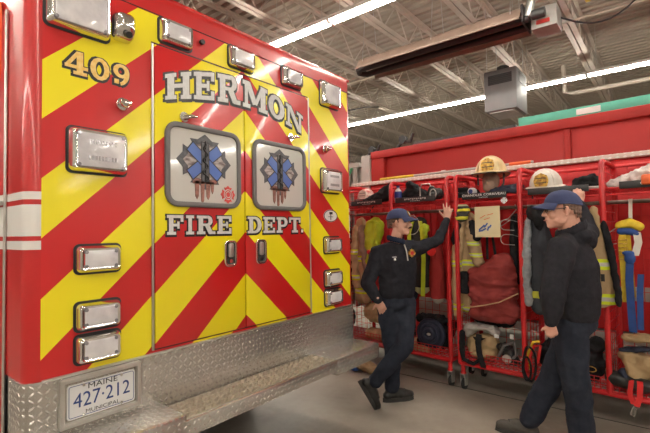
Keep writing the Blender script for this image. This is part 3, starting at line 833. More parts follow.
# grey ribbed end panel beside the red corner
mb = MB(); mb.box(-.02, .5, 1.46, 1.60, 1.9, 2.56); mb.build('grey_corner_post', M['greystone'], tr, bevel=.008)
mb = MB()
for k in range(5): mb.cyl((.1, 1.80+k*.13, .5), (.1, 1.80+k*.13, 2.46), .035, 12)
mb.box(.05, .2, 1.7, 2.5, 2.44, 2.50); mb.box(.15, .3, 1.7, 2.5, .5, 2.45)
mb.build('grey_pipe_bank', M['greystone'], tr)
for k in range(3):
    o = MB().tube([(0, 0, 0), (0, -.09, .12), (0, -.16, .22)], .018, 8).build('hose_end', M['hose'] if k else M['cableyellow'])
    RP(o, ['yellow hose end leaning by the grey pipes', 'short green hose end beside the yellow one', 'green hose end nearest the red corner post'][k], 'hose', .60, 2.12-.11*k, 2.19)
# small black mechanisms on the truck top
for b, z, s, lab in ((1.52, 2.56, 1.3, 'over the grey corner post'), (1.02, 2.60, 1.5, 'midway along the red rail')):
    t = RT('roof_latch', 'small black folding latch mechanism on the truck top ' + lab, 'latch', .78, b, z)
    mb = MB(); mb.tube([(0, .08*s, 0), (0, .0, .07*s), (0, -.07*s, .05*s), (0, -.10*s, .12*s)], .014*s, 8); mb.build('arm', M['black'], t)
    MB().cyl((-.03, 0, .08*s), (.03, 0, .08*s), .035*s, 14).build('pulley', M['black'], t)
    MB().box(-.03, .03, -.09*s, .09*s, 0, .02).build('foot', M['black'], t)
o = MB().box(-.03, .03, -.25, 1.0, 0, .05).build('tarp_rail', M['darkmetal'], bevel=.01)
RP(o, 'long dark rail lying along the top of the red truck', 'rail', .76, -.15, 2.60)
t = RT('ladder', 'teal painted ladder lying on top of the red truck at right', 'ladder', .77, -1.95, 2.60)
mb = MB(); mb.box(-.04, .0, -2.0, 1.52, .0, .105); mb.build('side_rail', M['teal'], t, bevel=.006)
mb = MB(); mb.box(.38, .42, -2.0, 1.52, .0, .105); mb.build('side_rail', M['teal'], t, bevel=.006)
for k in range(11):
    MB().cyl((-.02, -1.85+.3*k, .06), (.40, -1.85+.3*k, .06), .018, 10).build('rung', M['teal'], t)
mb = MB(); mb.box(-.046, -.04, .78, .98, .03, .085); mb.build('pale_tag', M['platewhite'], t)
t = RT('pike_pole', 'long grey pike pole with yellow grips lying on the pale ledge', 'pole', .61, .35, 2.213)
MB().cyl((0, -.95, 0), (0, .92, .0), .013, 10).build('shaft', M['greystone'], t)
MB().cyl((0, .42, 0), (0, .92, 0), .017, 10).build('yellow_grip', M['yellow'], t)
MB().cyl((0, -.93, 0), (0, -.72, 0), .018, 10).build('orange_grip', M['orange'], t)
MB().cyl((0, .0, -.0), (0, .05, .0), .022, 10).build('collar', M['galv'], t)

def make_rack(bs, label, plates):
    b0, b1 = min(bs), max(bs)
    t = RT('gear_rack', label, 'rack', 0, (b0+b1)/2, 0); cb = (b0+b1)/2
    zb, zt, D = .26, 2.07, .50
    for b in bs:
        y = b-cb
        mb = MB(); R = .055
        P = [(0, y, zb)]+[(R-R*cos(k*pi/10), y, zt-R+R*sin(k*pi/10)) for k in range(6)]+[(D-R+R*sin(k*pi/10), y, zt-R+R*cos(k*pi/10)) for k in range(6)]+[(D, y, zb)]
        mb.tube(P, .0215, 10); mb.tube([(0, y, zb), (D, y, zb)], .019, 10)
        dv = mb.build('divider_frame', M['rackred'], t)
        mb = MB()
        for k in range(22): mb.tube([(.01, y, zb+.05+k*.08), (D-.01, y, zb+.05+k*.08)], .0028, 5)
        for k in range(1, 6): mb.tube([(D*k/6, y, zb), (D*k/6, y, zt-.01)], .0028, 5)
        mb.build('divider_mesh', M['rackred'], dv)
    for z in (zb,):
        for a in (0, D):
            MB().tube([(a, b0-cb, z), (a, b1-cb, z)], .021, 10).build('bottom_rail', M['rackred'], t)
    MB().tube([(D, b0-cb, zt), (D, b1-cb, zt)], .015, 10).build('top_rail', M['rackred'], t)
    for q, (u, v) in enumerate(zip(sorted(bs), sorted(bs)[1:])):
        y0, y1 = u-cb+.02, v-cb-.02
        mb = MB(); n = 7
        for k in range(n+1): mb.tube([(D, y0+(y1-y0)*k/n, zb), (D, y0+(y1-y0)*k/n, zt)], .003, 5)
        for k in range(20): mb.tube([(D, y0, zb+k*.092), (D, y1, zb+k*.092)], .003, 5)
        mb.build('back_mesh', M['rackred'], t)
        # shelf
        mb = MB()
        for a in (.0, .44):
            mb.tube([(a, y0, 1.845), (a, y1, 1.845)], .007, 8)
        mb.tube([(0, y0, 1.795), (0, y1, 1.795)], .006, 8)
        for k in range(13): mb.tube([(0, y0+(y1-y0)*k/12, 1.795), (0, y0+(y1-y0)*k/12, 1.845), (.44, y0+(y1-y0)*k/12, 1.845)], .003, 5)
        for k in range(1, 6): mb.tube([(.44*k/6, y0, 1.842), (.44*k/6, y1, 1.842)], .003, 5)
        mb.build('shelf', M['rackred'], t)
        # hanging rod
        mb = MB(); mb.tube([(.20, y0-.02, 1.745), (.20, y1+.02, 1.745)], .017, 12); mb.build('hanging_rod', M['rod'], t)
        # basket floor
        mb = MB()
        for k in range(15):
            yy = y0+(y1-y0)*k/14; mb.tube([(0, yy, .375), (0, yy, .285), (D, yy, .285)], .0035, 5)
        for z in (.285, .315, .345, .375): mb.tube([(0, y0, z), (0, y1, z)], .0035, 5)
        for k in range(1, 9): mb.tube([(D*k/9, y0, .285), (D*k/9, y1, .285)], .0035, 5)
        mb.build('basket', M['rackred'], t)
        mb = MB(); mb.box(.02, D-.02, y0+.01, y1-.01, .276, .281); mb.build('basket_liner', M['whitecloth'], t)
        # wire coat hooks on the right divider
        for zz in ((1.60, 1.47) if cb < 0 and q in (1, 3) else ()):
            mb = MB(); P = [(.03, y0, zz), (.0, y0+.05, zz+.02)]+[(-.03, y0+.10+.045*sin(k*pi/8), zz-.02+.045*cos(k*pi/8)) for k in range(9)]+[(-.01, y0+.03, zz-.07)]
            mb.tube(P, .003, 6); mb.build('coat_hook', M['galv'], t)
    for (pb0, pb1, z, lines) in plates:
        mb = MB(); mb.box(-.034, -.026, pb0-cb, pb1-cb, z-.028, z+.028); pl = mb.build('name_plate', M['black'], t, bevel=.003)
        m_ = (pb0+pb1)/2-cb
        m_ = (pb0+pb1)/2-cb
        for k, (s, size, du, dz) in enumerate(lines):
            if not s:   # worn lettering too small to read: broken pale strokes
                mb = MB()
                for q in range(11): mb.box(-.0352, -.034, m_-.13+.024*q, m_-.13+.024*q+.015, z-.002+.006*(q % 2), z+.014)
                for q in range(6): mb.box(-.0352, -.034, m_-.06+.02*q, m_-.06+.02*q+.012, z-.018, z-.011)
                mb.build('worn_print', M['whitecloth'], pl); continue
            text_mesh('plate_text', s, size, M['whitetext'], pl, (lambda u, v, w, du=du, dz=dz: (-.0345-w*.3, m_+du-u, z+dz+v)), sx=1.25)
    for b in bs[::2] if len(bs) > 3 else bs:
        pass
    ends = [b0-cb+.02, b1-cb-.02]
    for y in ends:
        for a in (0.02, D-.02):
            c = MB(); c.cyl((a, y, .25), (a, y, .16), .021, 12); c.lathe([(.026, 0), (.028, .02), (.022, .03)], 14, a, y, .145)
            co_ = c.build('caster', M['rackred'], t)
            MB().cyl((a, y, .166), (a, y, .146), .027, 14).build('caster_collar', M['galv'], co_)
            m2 = MB(); m2.cyl((a+.02, y-.014, .052), (a+.02, y+.014, .052), .05, 20); m2.build('caster_wheel', M['tyre'], co_)
            m2 = MB(); m2.box(a-.02, a+.045, y-.024, y-.019, .045, .15); m2.box(a-.02, a+.045, y+.019, y+.024, .045, .15); m2.box(a-.02, a+.045, y-.024, y+.024, .14, .15)
            m2.cyl((a+.02, y-.026, .052), (a+.02, y+.026, .052), .014, 10); m2.build('caster_fork', M['galv'], co_)
    return t
make_rack([-.062, -.662, -1.284, -1.90, -2.50], 'red wheeled gear rack at right, holding the two helmets and the harness',
          [(-.56, -.14, 1.858, [('CHANDLER CORRIVEAU', .030, 0, .007), ('CAPTAIN', .016, 0, -.017)]), (-1.20, -.74, 1.86, []), (-1.86, -1.40, 1.862, [('CODY', .034, .04, .004)])])
make_rack([.033, .70, 1.34, 2.0], 'red wheeled gear rack at left, behind the man leaning with a raised arm',
          [(.14, .62, 1.868, [('', 0, 0, .006)]), (.80, 1.24, 1.868, [('', 0, 0, .006)])])

# ------------------------------------------------------------------ helmets
def helmet(t, shell, trim, badge, s=1.):
    prof = [(.145*cos(k*pi/20)**.8, .15*sin(k*pi/20)) for k in range(10)]+[(.004, .15)]
    mb = MB(); n = 32; vs = []
    for r, z in prof:
        for k in range(n):
            a = 2*pi*k/n; rr = r*(1+.035*max(0, cos(4*a))**6)
            vs.append((rr*cos(a)*1.12*s, rr*sin(a)*.92*s, z*s))
    mb.add(vs, [(i*n+k, i*n+(k+1)%n, (i+1)*n+(k+1)%n, (i+1)*n+k) for i in range(len(prof)-1) for k in range(n)]+[tuple((len(prof)-1)*n+k for k in range(n))])
    mb.build('shell', shell, t, weld=True)
    mb = MB()
    for a in (0, pi/2, pi/4, -pi/4):
        P = [(.146*cos(q)*cos(a)*1.13*s, .146*cos(q)*sin(a)*.94*s, .153*sin(q)*s) for q in [pi*k/14 for k in range(15)]]
        mb.tube(P, .006*s, 6)
    mb.build('ridges', shell, t)
    mb = MB(); n = 36; vs = []
    for rr, dz in ((.135, .006), (.18, -.004), (.2, -.014), (.2, -.022), (.18, -.012), (.135, -.004)):
        for k in range(n):
            a = 2*pi*k/n; back = max(0, cos(a)); vs.append(((rr*1.08+back*.05*(rr-.13)/.07)*cos(a)*s, rr*.86*sin(a)*s, (dz-.03*back*(rr-.13)/.07)*s))
    mb.add(vs, [(i*n+k, i*n+(k+1)%n, ((i+1)%6)*n+(k+1)%n, ((i+1)%6)*n+k) for i in range(6) for k in range(n)])
    br = mb.build('brim', shell, t, weld=True)
    mb = MB(); mb.tube([((.2*1.08+max(0, cos(2*pi*k/n))*.05)*cos(2*pi*k/n)*s, .2*.86*sin(2*pi*k/n)*s, (-.018-.03*max(0, cos(2*pi*k/n)))*s) for k in range(n)], .006*s, 6, close=True)
    mb.build('brim_edge', trim, br)
    mb = MB(); P = [(-.05, 0), (.05, 0), (.062, .05), (.05, .095), (.0, .12), (-.05, .095), (-.062, .05)]
    mb.prism(P, lambda y, z: ((-.178+z*.16)*s, y*s, (z+.005)*s), lambda y, z: ((-.170+z*.16)*s, y*s, (z+.005)*s))
    sh = mb.build('shield', badge, t)
    mb = MB()
    for q in (.03, .07): mb.tube([((-.182+q*.16)*s, y*s, (q+.008)*s) for y in (-.045, 0, .045)], .004*s, 6)
    mb.build('shield_lettering', M['outline'], sh)
    mb = MB(); mb.tube([(.0, -.12*s, -.02*s), (-.02*s, -.115*s, -.12*s), (-.05*s, -.07*s, -.19*s)], .009*s, 6); mb.build('chin_strap', M['black'], t); mb = MB(); mb.tube([(.0, .12*s, -.02*s), (-.02*s, .115*s, -.12*s)], .009*s, 6)
    mb.build('chin_strap', M['black'], t)
    return t
t = helmet(RT('fire_helmet', 'cream fire helmet propped on a tan head form above the rack', 'helmet', .17, -.345, 2.095), M['cream'], M['black'], M['goldbadge'], 1.)
t.rotation_euler = (.0, -.05, PH+.22)
t = RT('head_form', 'tan head form standing on the shelf beneath the cream helmet', 'mannequin head', .17, -.345, 1.85)
blob('head', [(0, 0, .16, .075, .085, .10), (-.05, 0, .10, .05, .06, .06), (0, 0, .05, .05, .05, .07), (0, 0, .02, .085, .085, .02), (-.09, 0, .14, .018, .015, .03)], M['leather'], t, voxel=.008, smooth=3)
t = helmet(RT('fire_helmet', 'white chief helmet with a gold badge on the shelf behind the right man', 'helmet', .17, -.83, 1.925, rz=.55), M['whitehelm'], M['black'], M['goldbadge'], .95)
t.rotation_euler = (0, -.16, PH+.06)
t = helmet(RT('fire_helmet', 'small red and white scuffed helmet on the far left shelf', 'helmet', .17, 1.17, 1.93, rz=.3), M['redhelm'], M['black'], M['whitehelm'], .80)

# soft things on the shelves
RP(blob('glove_pair', chain([(0, .08, .04, .04, .045, .035), (0, -.08, .05, .045, .05, .04)])+chain([(-.03, .1, .08, .03), (-.02, 0, .09, .028)])+chain([(-.05, -.05, .03, .03), (-.05, .09, .03, .03)]), M['blackcloth'], voxel=.01, wr=.008, wf=22), 'black crumpled gloves left of the head form', 'gloves', .12, -.13, 1.85)
RP(blob('glove_pair', chain([(0, .13, .045, .04, .05, .04), (0, 0, .06, .045, .06, .045), (0, -.13, .075, .04, .05, .04)])+chain([(-.05, .1, .05, .025), (-.05, -.12, .04, .03)]), M['navycloth'], voxel=.01, wr=.008, wf=22), 'dark navy padded gloves right of the head form', 'gloves', .13, -.49, 1.85)
t = RT('head_lamp', 'small white ringed lamp lying beside the black gloves', 'lamp', .03, -.235, 1.905)
MB().cyl((0, 0, 0), (-.05, .01, 0), .036, 18).build('body', M['bottlewhite'], t, bevel=.004)
MB().cyl((-.048, .01, 0), (-.056, .011, 0), .022, 16).build('lens', M['navyink'], t)
o = MB(); o.prism(maltese(0, 0, .030), lambda y, z: (-.004, y, z), lambda y, z: (0, y, z))
RP(o.build('white_tag', M['platewhite'], smooth=False), 'small white emblem tag hanging beneath the name plate', 'tag', -.036, -.54, 1.80)
RP(blob('glove_pair', chain([(0, .07, .05, .05, .05, .045), (0, -.07, .06, .06, .06, .055)])+chain([(-.03, -.05, .11, .035), (-.02, .09, .09, .025)]), M['blackcloth'], voxel=.01, wr=.01, wf=20), 'black bunched gloves near the right end of the white helmet shelf', 'gloves', .18, -1.15, 1.85)
t = RT('pry_tool', 'flat grey prying tool lying beside the white helmet', 'tool', .06, -1.06, 1.865)
MB().cyl((0, .12, .0), (0, -.14, .0), .012, 10).build('handle', M['darkmetal'], t)
MB().box(-.03, .03, -.22, -.12, -.012, .012).build('blade', M['galv'], t, bevel=.005)
RP(blob('plastic_bag', chain([(0, .14, .05, .06, .05, .045), (0, 0, .08, .07, .08, .07), (.0, -.16, .13, .06, .08, .09)])+[(-.03, .18, .04, .05, .05, .04)], M['clear'], voxel=.012, wr=.018, wf=18), 'crinkled clear plastic bag on the far right shelf', 'bag', .14, -1.52, 1.85)
RP(MB().box(-.1, .1, -.16, .12, 0, .075).build('orange_case', M['orange'], bevel=.015), 'orange case beneath the crinkled plastic bag', 'case', .02, -1.66, 1.852)
# bay D shelf
t = RT('spray_bottle', 'white bottle with a blue label on the shelf above the left man', 'bottle', .08, .655, 1.85)
MB().lathe([(.036, 0), (.04, .01), (.04, .12), (.03, .145), (.016, .155), (.016, .175)], 20).build('body', M['bottlewhite'], t)
MB().lathe([(.0405, .0), (.0407, .01), (.0407, .06), (.0405, .07)], 20, oz=.055).build('label', M['bottleblue'], t)
MB().lathe([(.018, 0), (.018, .02)], 16, oz=.17).build('cap', M['bottleblue'], t)
RP(blob('gear_bag', chain([(0, .12, .05, .08, .06, .05), (0, 0, .11, .09, .08, .11), (0, -.14, .06, .08, .06, .06)])+chain([(-.05, .02, .2, .04), (-.04, -.12, .1, .04)]), M['blackcloth'], voxel=.011, wr=.012, wf=16), 'black slouching bag with straps on the shelf right of the bottle', 'bag', .16, .51, 1.85)
t = RT('wire_frame', 'bent silver wire frame standing between the black bag and face mask', 'frame', .08, .33, 1.85)
MB().tube([(0, .05, 0), (0, .05, .14), (0, .03, .18), (0, -.06, .18), (0, -.08, .15), (0, -.08, .0)], .007, 8).build('wire', M['galv'], t)
RP(blob('face_mask', chain([(0, .04, .07, .06, .055, .07), (0, -.04, .07, .06, .05, .065)])+[(-.05, 0, .05, .03, .04, .04), (-.03, .03, .13, .03, .04, .03)], M['black'], voxel=.009, wr=.006, wf=25), 'dark rubber breathing mask with a grey rim at the shelf end', 'mask', .12, .22, 1.85)
mb = MB(); mb.tube([(-.0, .035*cos(k*pi/9), .05*sin(k*pi/9)) for k in range(18)], .006, 6, close=True)
RP(mb.build('mask_ring', M['greystone']), 'grey ring resting against the rubber breathing mask', 'ring', .03, .20, 1.915)
RP(blob('shoulder_bag', chain([(0, -.13, .12, .07, .05, .10), (0, .0, .07, .07, .06, .07), (0, .2, .03, .05, .06, .03)])+chain([(0, -.16, .2, .03), (0, .0, .1, .04)]), M['blackcloth'], voxel=.011, wr=.008, wf=16), 'black wedge-shaped bag leaning over the small red helmet', 'bag', .06, .92, 1.85)

# ------------------------------------------------------------------ hanging clothes
LIMEC = (.62, .74, .02); SILV = (.50, .50, .47)
def trims(zs, w=.028):
    B = []
    for z in zs: B += [(z-w, z+w, LIMEC), (z-w*.36, z+w*.36, SILV)]
    return B
tanc, tan2 = (.46, .32, .175), (.38, .26, .14)
# coat C : tan with black shoulder, left end of the right rack
t = RT('turnout_coat', 'tan turnout coat with a dark shoulder hanging left of the maroon bag', 'coat', .1, -.14, 1.74)
m = mat_bands('coat C cloth', tanc, trims([-.52, -.98]), tan2)
blob('coat_body', chain([(.05, .02, -.10, .08, .08, .08), (.06, .02, -.35, .10, .11, .15), (.06, .03, -.65, .10, .12, .15), (.06, .03, -.95, .09, .12, .10)]), m, t, voxel=.012, wr=.012, wf=10, wst=(1, 1, .35), seed=1)
blob('sleeve', chain([(-.02, .06, -.14, .05), (-.05, .10, -.40, .055), (-.06, .11, -.70, .055), (-.06, .10, -1.02, .05)]), mat_bands('coat C sleeve', tanc, trims([-.53, -.95], .03), tan2), t, voxel=.011, wr=.012, wf=12, wst=(1, 1, .5), seed=2)
blob('sleeve', chain([(.0, .0, -.10, .05), (-.06, -.05, -.28, .06), (-.07, -.12, -.50, .06)]), mat_bands('coat C sleeve right', (.30, .21, .12), trims([-.33, -.44], .018), tan2), t, voxel=.011, wr=.012, wf=12, seed=3)
blob('shoulder_yoke', chain([(-.03, .08, -.16, .05, .055, .05), (-.065, .11, -.30, .045, .05, .06)])+chain([(-.03, -.05, -.14, .045), (-.06, -.10, -.26, .055)]), M['blackcloth'], t, voxel=.011, wr=.008)
MB().box(-.085, -.04, -.012, .085, -.82, -.60).build('dark_patch', M['blackcloth'], t, bevel=.018)
RP(blob('helmet_hood', [(0, 0, .06, .06, .085, .07), (-.02, 0, .0, .05, .07, .05)], mat_bands('hood checks', (.05, .05, .04), [(-.03, .0, (.65, .68, .05)), (.05, .075, (.65, .68, .05)), (.1, .13, (.5, .5, .3))]), voxel=.01, wr=.012, wf=18), 'black and yellow bundled hood above the dark shouldered coat', 'hood', .03, -.11, 1.67)
# paper with a blue drawing
t = RT('paper_drawing', 'yellowed paper with a smeared blue drawing taped to the rack', 'paper', -.02, -.375, 1.47)
mb = MB(); mb.grid(lambda u, v: (-.006*sin(u*3), .118-.236*u, .285*v), 6, 6); mb.build('sheet', M['paper'], t, solid=.0015)
mb = MB()
for k, (u, v, l, a_) in enumerate(((.05, .09, .07, .7), (.03, .07, .05, .5), (.01, .11, .05, .9), (-.01, .08, .04, 1.3), (.06, .06, .04, .2), (-.03, .10, .03, 1.0))):
    c = Vector((-.009, u, v)); d = Vector((0, -cos(a_), sin(a_)))*l/2; n_ = Vector((0, sin(a_), cos(a_)))*.006
    mb.prism([(0, 0)], lambda x, z: (0, 0, 0), lambda x, z: (0, 0, 0)) if False else mb.obox(c, Vector((1, 0, 0)), d.normalized(), n_.normalized(), .0006, l/2, .007)
mb.build('blue_scribble', M['blue'], t, smooth=False)
mb = MB()
for (u, v, a_) in ((.0, .17, .3), (.04, .19, .5), (-.03, .21, .2)):
    d = Vector((0, -cos(a_), sin(a_))); mb.obox(Vector((-.009, u, v)), Vector((1, 0, 0)), d, Vector((0, sin(a_), cos(a_))), .0006, .03, .0025)
mb.build('orange_scribble', M['orange'], t, smooth=False)
# maroon duffel
t = RT('duffel_bag', 'big slumped maroon duffel bag hanging in the rack bay with the drawing', 'bag', .06, -.375, .66)
blob('bag_body', chain([(0, .0, .12, .13, .21, .11), (0, .0, .26, .15, .235, .14), (0, .0, .42, .14, .235, .11), (0, -.03, .50, .11, .19, .07), (0, -.10, .60, .07, .11, .06)])+[(0, .17, .48, .07, .07, .05), (0, -.16, .12, .11, .10, .10), (0, .14, .10, .11, .10, .09)], M['duffel'], t, voxel=.013, wr=.030, wf=6., wst=(1, .55, 1.7), seed=4)
mb = MB(); mb.tube([(-.16, .24, .16), (-.18, .12, .17), (-.185, 0, .20), (-.17, -.12, .235), (-.12, -.27, .32)], .0055, 6); mb.build('draw_cord', M['tan'], t)
mb = MB(); mb.tube([(.02, .05, .60), (.05, .06, .8), (.1, .05, 1.07)], .012, 6); mb.tube([(.02, -.03, .62), (.06, .01, .8), (.1, .03, 1.07)], .012, 6); mb.build('carry_strap', M['blackcloth'], t)
t = RT('black_jacket', 'black jacket on a wire hanger right of the paper drawing', 'jacket', .2, -.56, 1.74)
blob('jacket_body', chain([(0, 0, -.10, .10, .04, .05), (0, 0, -.3, .12, .055, .12), (0, .0, -.6, .11, .05, .12)]), M['blackcloth'], t, voxel=.012, wr=.012, wf=10, wst=(1, 1, .4))
MB().tube([(-.02, .0, .03), (.0, .0, -.02), (-.14, .02, -.10), (-.2, .08, -.13), (-.14, .09, -.17), (.0, .02, -.09)], .004, 6).build('hanger', M['galv'], t)
# bay B
t = RT('hooded_jacket', 'dark jacket with pale grey fleece lining hanging behind the right man', 'jacket', .08, -.77, 1.74)
blob('jacket_body', chain([(.02, -.01, -.10, .10, .06, .07), (.04, -.02, -.35, .13, .10, .15), (.05, -.02, -.65, .13, .12, .15), (.05, -.02, -.88, .12, .11, .08)]), mat_bands('dark hooded shell', (.035, .04, .05), [(-.80, -.74, (.5, .5, .05))], (.02, .022, .03)), t, voxel=.012, wr=.014, wf=9, wst=(1, 1, .35), seed=6)
blob('fleece_lining', chain([(-.04, .055, -.14, .05, .03, .06), (-.05, .07, -.40, .06, .045, .12), (-.05, .08, -.65, .06, .045, .12), (-.05, .075, -.83, .05, .04, .06)]), M['greycloth'], t, voxel=.012, wr=.010, wf=14, seed=7)
blob('hood', [(-.04, .01, -.06, .07, .06, .07), (-.05, -.04, -.14, .06, .05, .08)], M['blackcloth'], t, voxel=.011, wr=.01)
t = RT('turnout_coat', 'tan turnout coat with lime and silver bands right of the right man', 'coat', -.065, -1.245, 1.72); t.scale = (.55, 1, 1)
m = mat_bands('coat B cloth', tanc, trims([-.46, -.725], .040), tan2)
blob('coat_body', chain([(.03, -.01, -.20, .06, .05, .06), (.04, .01, -.32, .09, .08, .12), (.04, .02, -.52, .10, .12, .14), (.04, .0, -.74, .10, .13, .06)]), m, t, voxel=.011, wr=.012, wf=10, wst=(1, 1, .35), seed=8)
blob('dark_lining', chain([(-.03, -.055, -.16, .035, .025, .05), (-.04, -.10, -.40, .04, .025, .1), (-.05, -.135, -.72, .05, .025, .06)]), M['blackcloth'], t, voxel=.01, wr=.006)
blob('sleeve', chain([(.0, .01, -.04, .034), (-.02, .0, -.14, .038), (-.02, .0, -.22, .04)]), M['tan'], t, voxel=.011, wr=.01, seed=9)
MB().box(-.105, -.095, -.055, -.03, -.585, -.53).build('zip_pull', M['black'], t)
# bay A : harness on the rod
t = RT('safety_harness', 'yellow and blue webbing harness dangling from the rod at far right', 'harness', .1, -1.44, 1.745)
def strap(mb, pts, w, th=.006, wd=Vector((0, 1, 0))):
    pts = [Vector(p) for p in pts]; vs = []
    for p in pts: vs += [p-wd*w-Vector((th, 0, 0)), p+wd*w-Vector((th, 0, 0)), p+wd*w+Vector((th, 0, 0)), p-wd*w+Vector((th, 0, 0))]
    n = len(pts); fs = [(0, 1, 2, 3), (4*n-4, 4*n-1, 4*n-2, 4*n-3)]
    for i in range(n-1):
        for k in range(4): fs.append((4*i+k, 4*i+(k+1)%4, 4*i+4+(k+1)%4, 4*i+4+k))
    mb.add(vs, fs)
mb = MB(); strap(mb, [(.1, .0, .02), (.08, 0, .02), (.05, .0, -.1), (.04, .0, -.2)], .012); mb.build('white_hook_strap', M['whiteweb'], t)
blob('yellow_padding', chain([(0, .07, -.19, .035), (0, .0, -.17, .04), (0, -.06, -.20, .035)]), M['yellow'], t, voxel=.01, wr=.004)
blob('blue_wrap', chain([(-.02, .06, -.235, .03), (-.02, .0, -.235, .03), (-.02, -.05, -.26, .028)]), M['bluewebs'], t, voxel=.01, wr=.004)
mb = MB(); strap(mb, [(-.02, .04, -.22), (-.03, .055, -.32), (-.03, .05, -.42), (-.03, .045, -.60), (-.03, .04, -.78)], .022); strap(mb, [(0, .02, -.24), (0, .01, -.5), (0, .0, -.74)], .02); mb.build('yellow_strap', M['yellow'], t)
mb = MB(); strap(mb, [(-.03, -.045, -.24), (-.045, -.055, -.32), (-.05, -.03, -.42)], .024); mb.build('white_strap', M['whiteweb'], t)
mb = MB(); strap(mb, [(-.05, -.0, -.42), (-.055, .01, -.60), (-.055, .005, -.85), (-.055, .0, -1.0)], .025); strap(mb, [(-.03, -.06, -.56), (-.035, -.05, -.7), (-.035, -.045, -.98)], .020); mb.build('blue_strap', M['bluewebs'], t)
blob('blue_knot', [(-.06, .0, -.44, .02, .04, .05), (-.06, .01, -.40, .02, .045, .02)], M['bluewebs'], t, voxel=.008)
mb = MB()
for zz in (-.30, -.36, -.42):
    for yy in (.045,): mb.tube([(-.045, yy+.028, zz), (-.045, yy-.028, zz), (-.045, yy-.028, zz-.03), (-.045, yy+.028, zz-.03)], .004, 6, close=True)
mb.build('buckle', M['goldbadge'], t)
mb = MB(); mb.tube([(0, .08, -.20), (-.02, .13, -.24), (-.03, .17, -.30), (-.02, .14, -.34), (0, .09, -.33)], .004, 6); mb.build('wire_loop', M['galv'], t)
# dark jacket at the far right edge
t = RT('dark_coat', 'dark blue coat hanging at the right edge of the rack', 'coat', .12, -1.72, 1.74)
blob('coat_body', chain([(0, 0, -.1, .09, .07, .06), (0, .0, -.4, .11, .10, .14), (0, .02, -.9, .11, .13, .1)]), M['navycloth'], t, voxel=.013, wr=.014, wf=9, wst=(1, 1, .35))
# bay D : black lime coat, red coat
t = RT('turnout_coat', 'black and lime turnout coat hanging behind the left man’s raised arm', 'coat', .10, .42, 1.74)
blob('coat_body', chain([(.02, 0, -.12, .08, .09, .07), (.03, .0, -.4, .1, .12, .16), (.03, 0, -.75, .1, .12, .14)]), mat_bands('black lime cloth', (.02, .02, .02), [(-.88, -.80, (.55, .58, .30))], (.03, .03, .03)), t, voxel=.012, wr=.012, wf=9, wst=(1, 1, .35), seed=11)
mb = MB(); strap(mb, [(-.07, -.06, -.10), (-.10, -.10, -.22), (-.10, -.11, -.5), (-.10, -.09, -.88)], .022); strap(mb, [(-.07, .03, -.10), (-.10, .055, -.22), (-.10, .06, -.5), (-.10, .06, -.88)], .02); mb.build('lime_strip', M['lime'], t)
blob('lime_hood', [(-.07, -.11, -.18, .05, .06, .06), (-.08, -.11, -.24, .04, .045, .06)], M['lime'], t, voxel=.01, wr=.01, wf=20)
mb = MB(); mb.tube([(-.1, .02+.09*cos(k*pi/8), -.14+.10*sin(k*pi/8)) for k in range(16)], .004, 6, close=True); mb.build('hanger', M['galv'], t)
t = RT('red_coat', 'red coat with lime edge hanging beside the black and lime coat', 'coat', .08, .21, 1.5)
blob('coat_body', chain([(0, 0, -.1, .07, .06, .06), (.02, .0, -.35, .09, .08, .12), (.02, .01, -.62, .09, .09, .1)]), mat_bands('red coat cloth', (.35, .02, .018), [(-.72, -.66, (.5, .5, .42))], (.25, .015, .012)), t, voxel=.012, wr=.012, wf=9, wst=(1, 1, .35), seed=12)
MB().cyl((-.11, 0, -.17), (-.085, 0, -.17), .05, 20).build('red_disc', M['redstrap'], t, bevel=.008)
# bay E : tan coat and lime jacket
t = RT('turnout_coat', 'tan turnout coat with lime bands hanging beside the ambulance edge', 'coat', .09, 1.20, 1.72)
m = mat_bands('coat E cloth', tanc, trims([-.50, -.88], .034), tan2)
blob('coat_body', chain([(.02, 0, -.08, .07, .07, .07), (.03, .0, -.35, .1, .12, .14), (.03, .0, -.62, .1, .12, .14), (.03, 0, -.95, .1, .12, .1)]), m, t, voxel=.012, wr=.014, wf=9, wst=(1, 1, .35), seed=13)
blob('sleeve', chain([(-.02, -.04, -.14, .05), (-.06, -.08, -.35, .055), (-.05, -.13, -.62, .055)]), mat_bands('coat E sleeve', (.33, .24, .17), [], (.26, .18, .13)), t, voxel=.011, wr=.012, wf=12, seed=14)
blob('sleeve', chain([(-.03, .05, -.14, .05), (-.07, .05, -.45, .055), (-.07, .02, -.80, .055)]), mat_bands('coat E sleeve left', tanc, trims([-.42, -.72], .03), tan2), t, voxel=.011, wr=.012, wf=12, seed=15)
t = RT('lime_jacket', 'bright lime jacket draped from the rod behind the left man', 'jacket', .06, .97, 1.70)
blob('jacket_body', chain([(0, 0, -.06, .09, .11, .06), (0, .02, -.2, .1, .12, .1), (.0, .05, -.40, .08, .07, .1), (0, .08, -.55, .06, .05, .06)]), M['lime'], t, voxel=.012, wr=.026, wf=7, seed=16)
blob('hanging_sleeve', chain([(-.05, -.08, -.1, .04), (-.06, -.06, -.3, .045), (-.05, .03, -.48, .04)]), M['lime'], t, voxel=.011, wr=.015, wf=12, seed=17)
RP(MB().cyl((0, 0, 0), (.03, 0, .01), .028, 14).build('red_whistle', M['redstrap'], bevel=.006), 'small red plastic knob hanging beside the banded tan sleeve', 'knob', -.03, 1.00, 1.30)
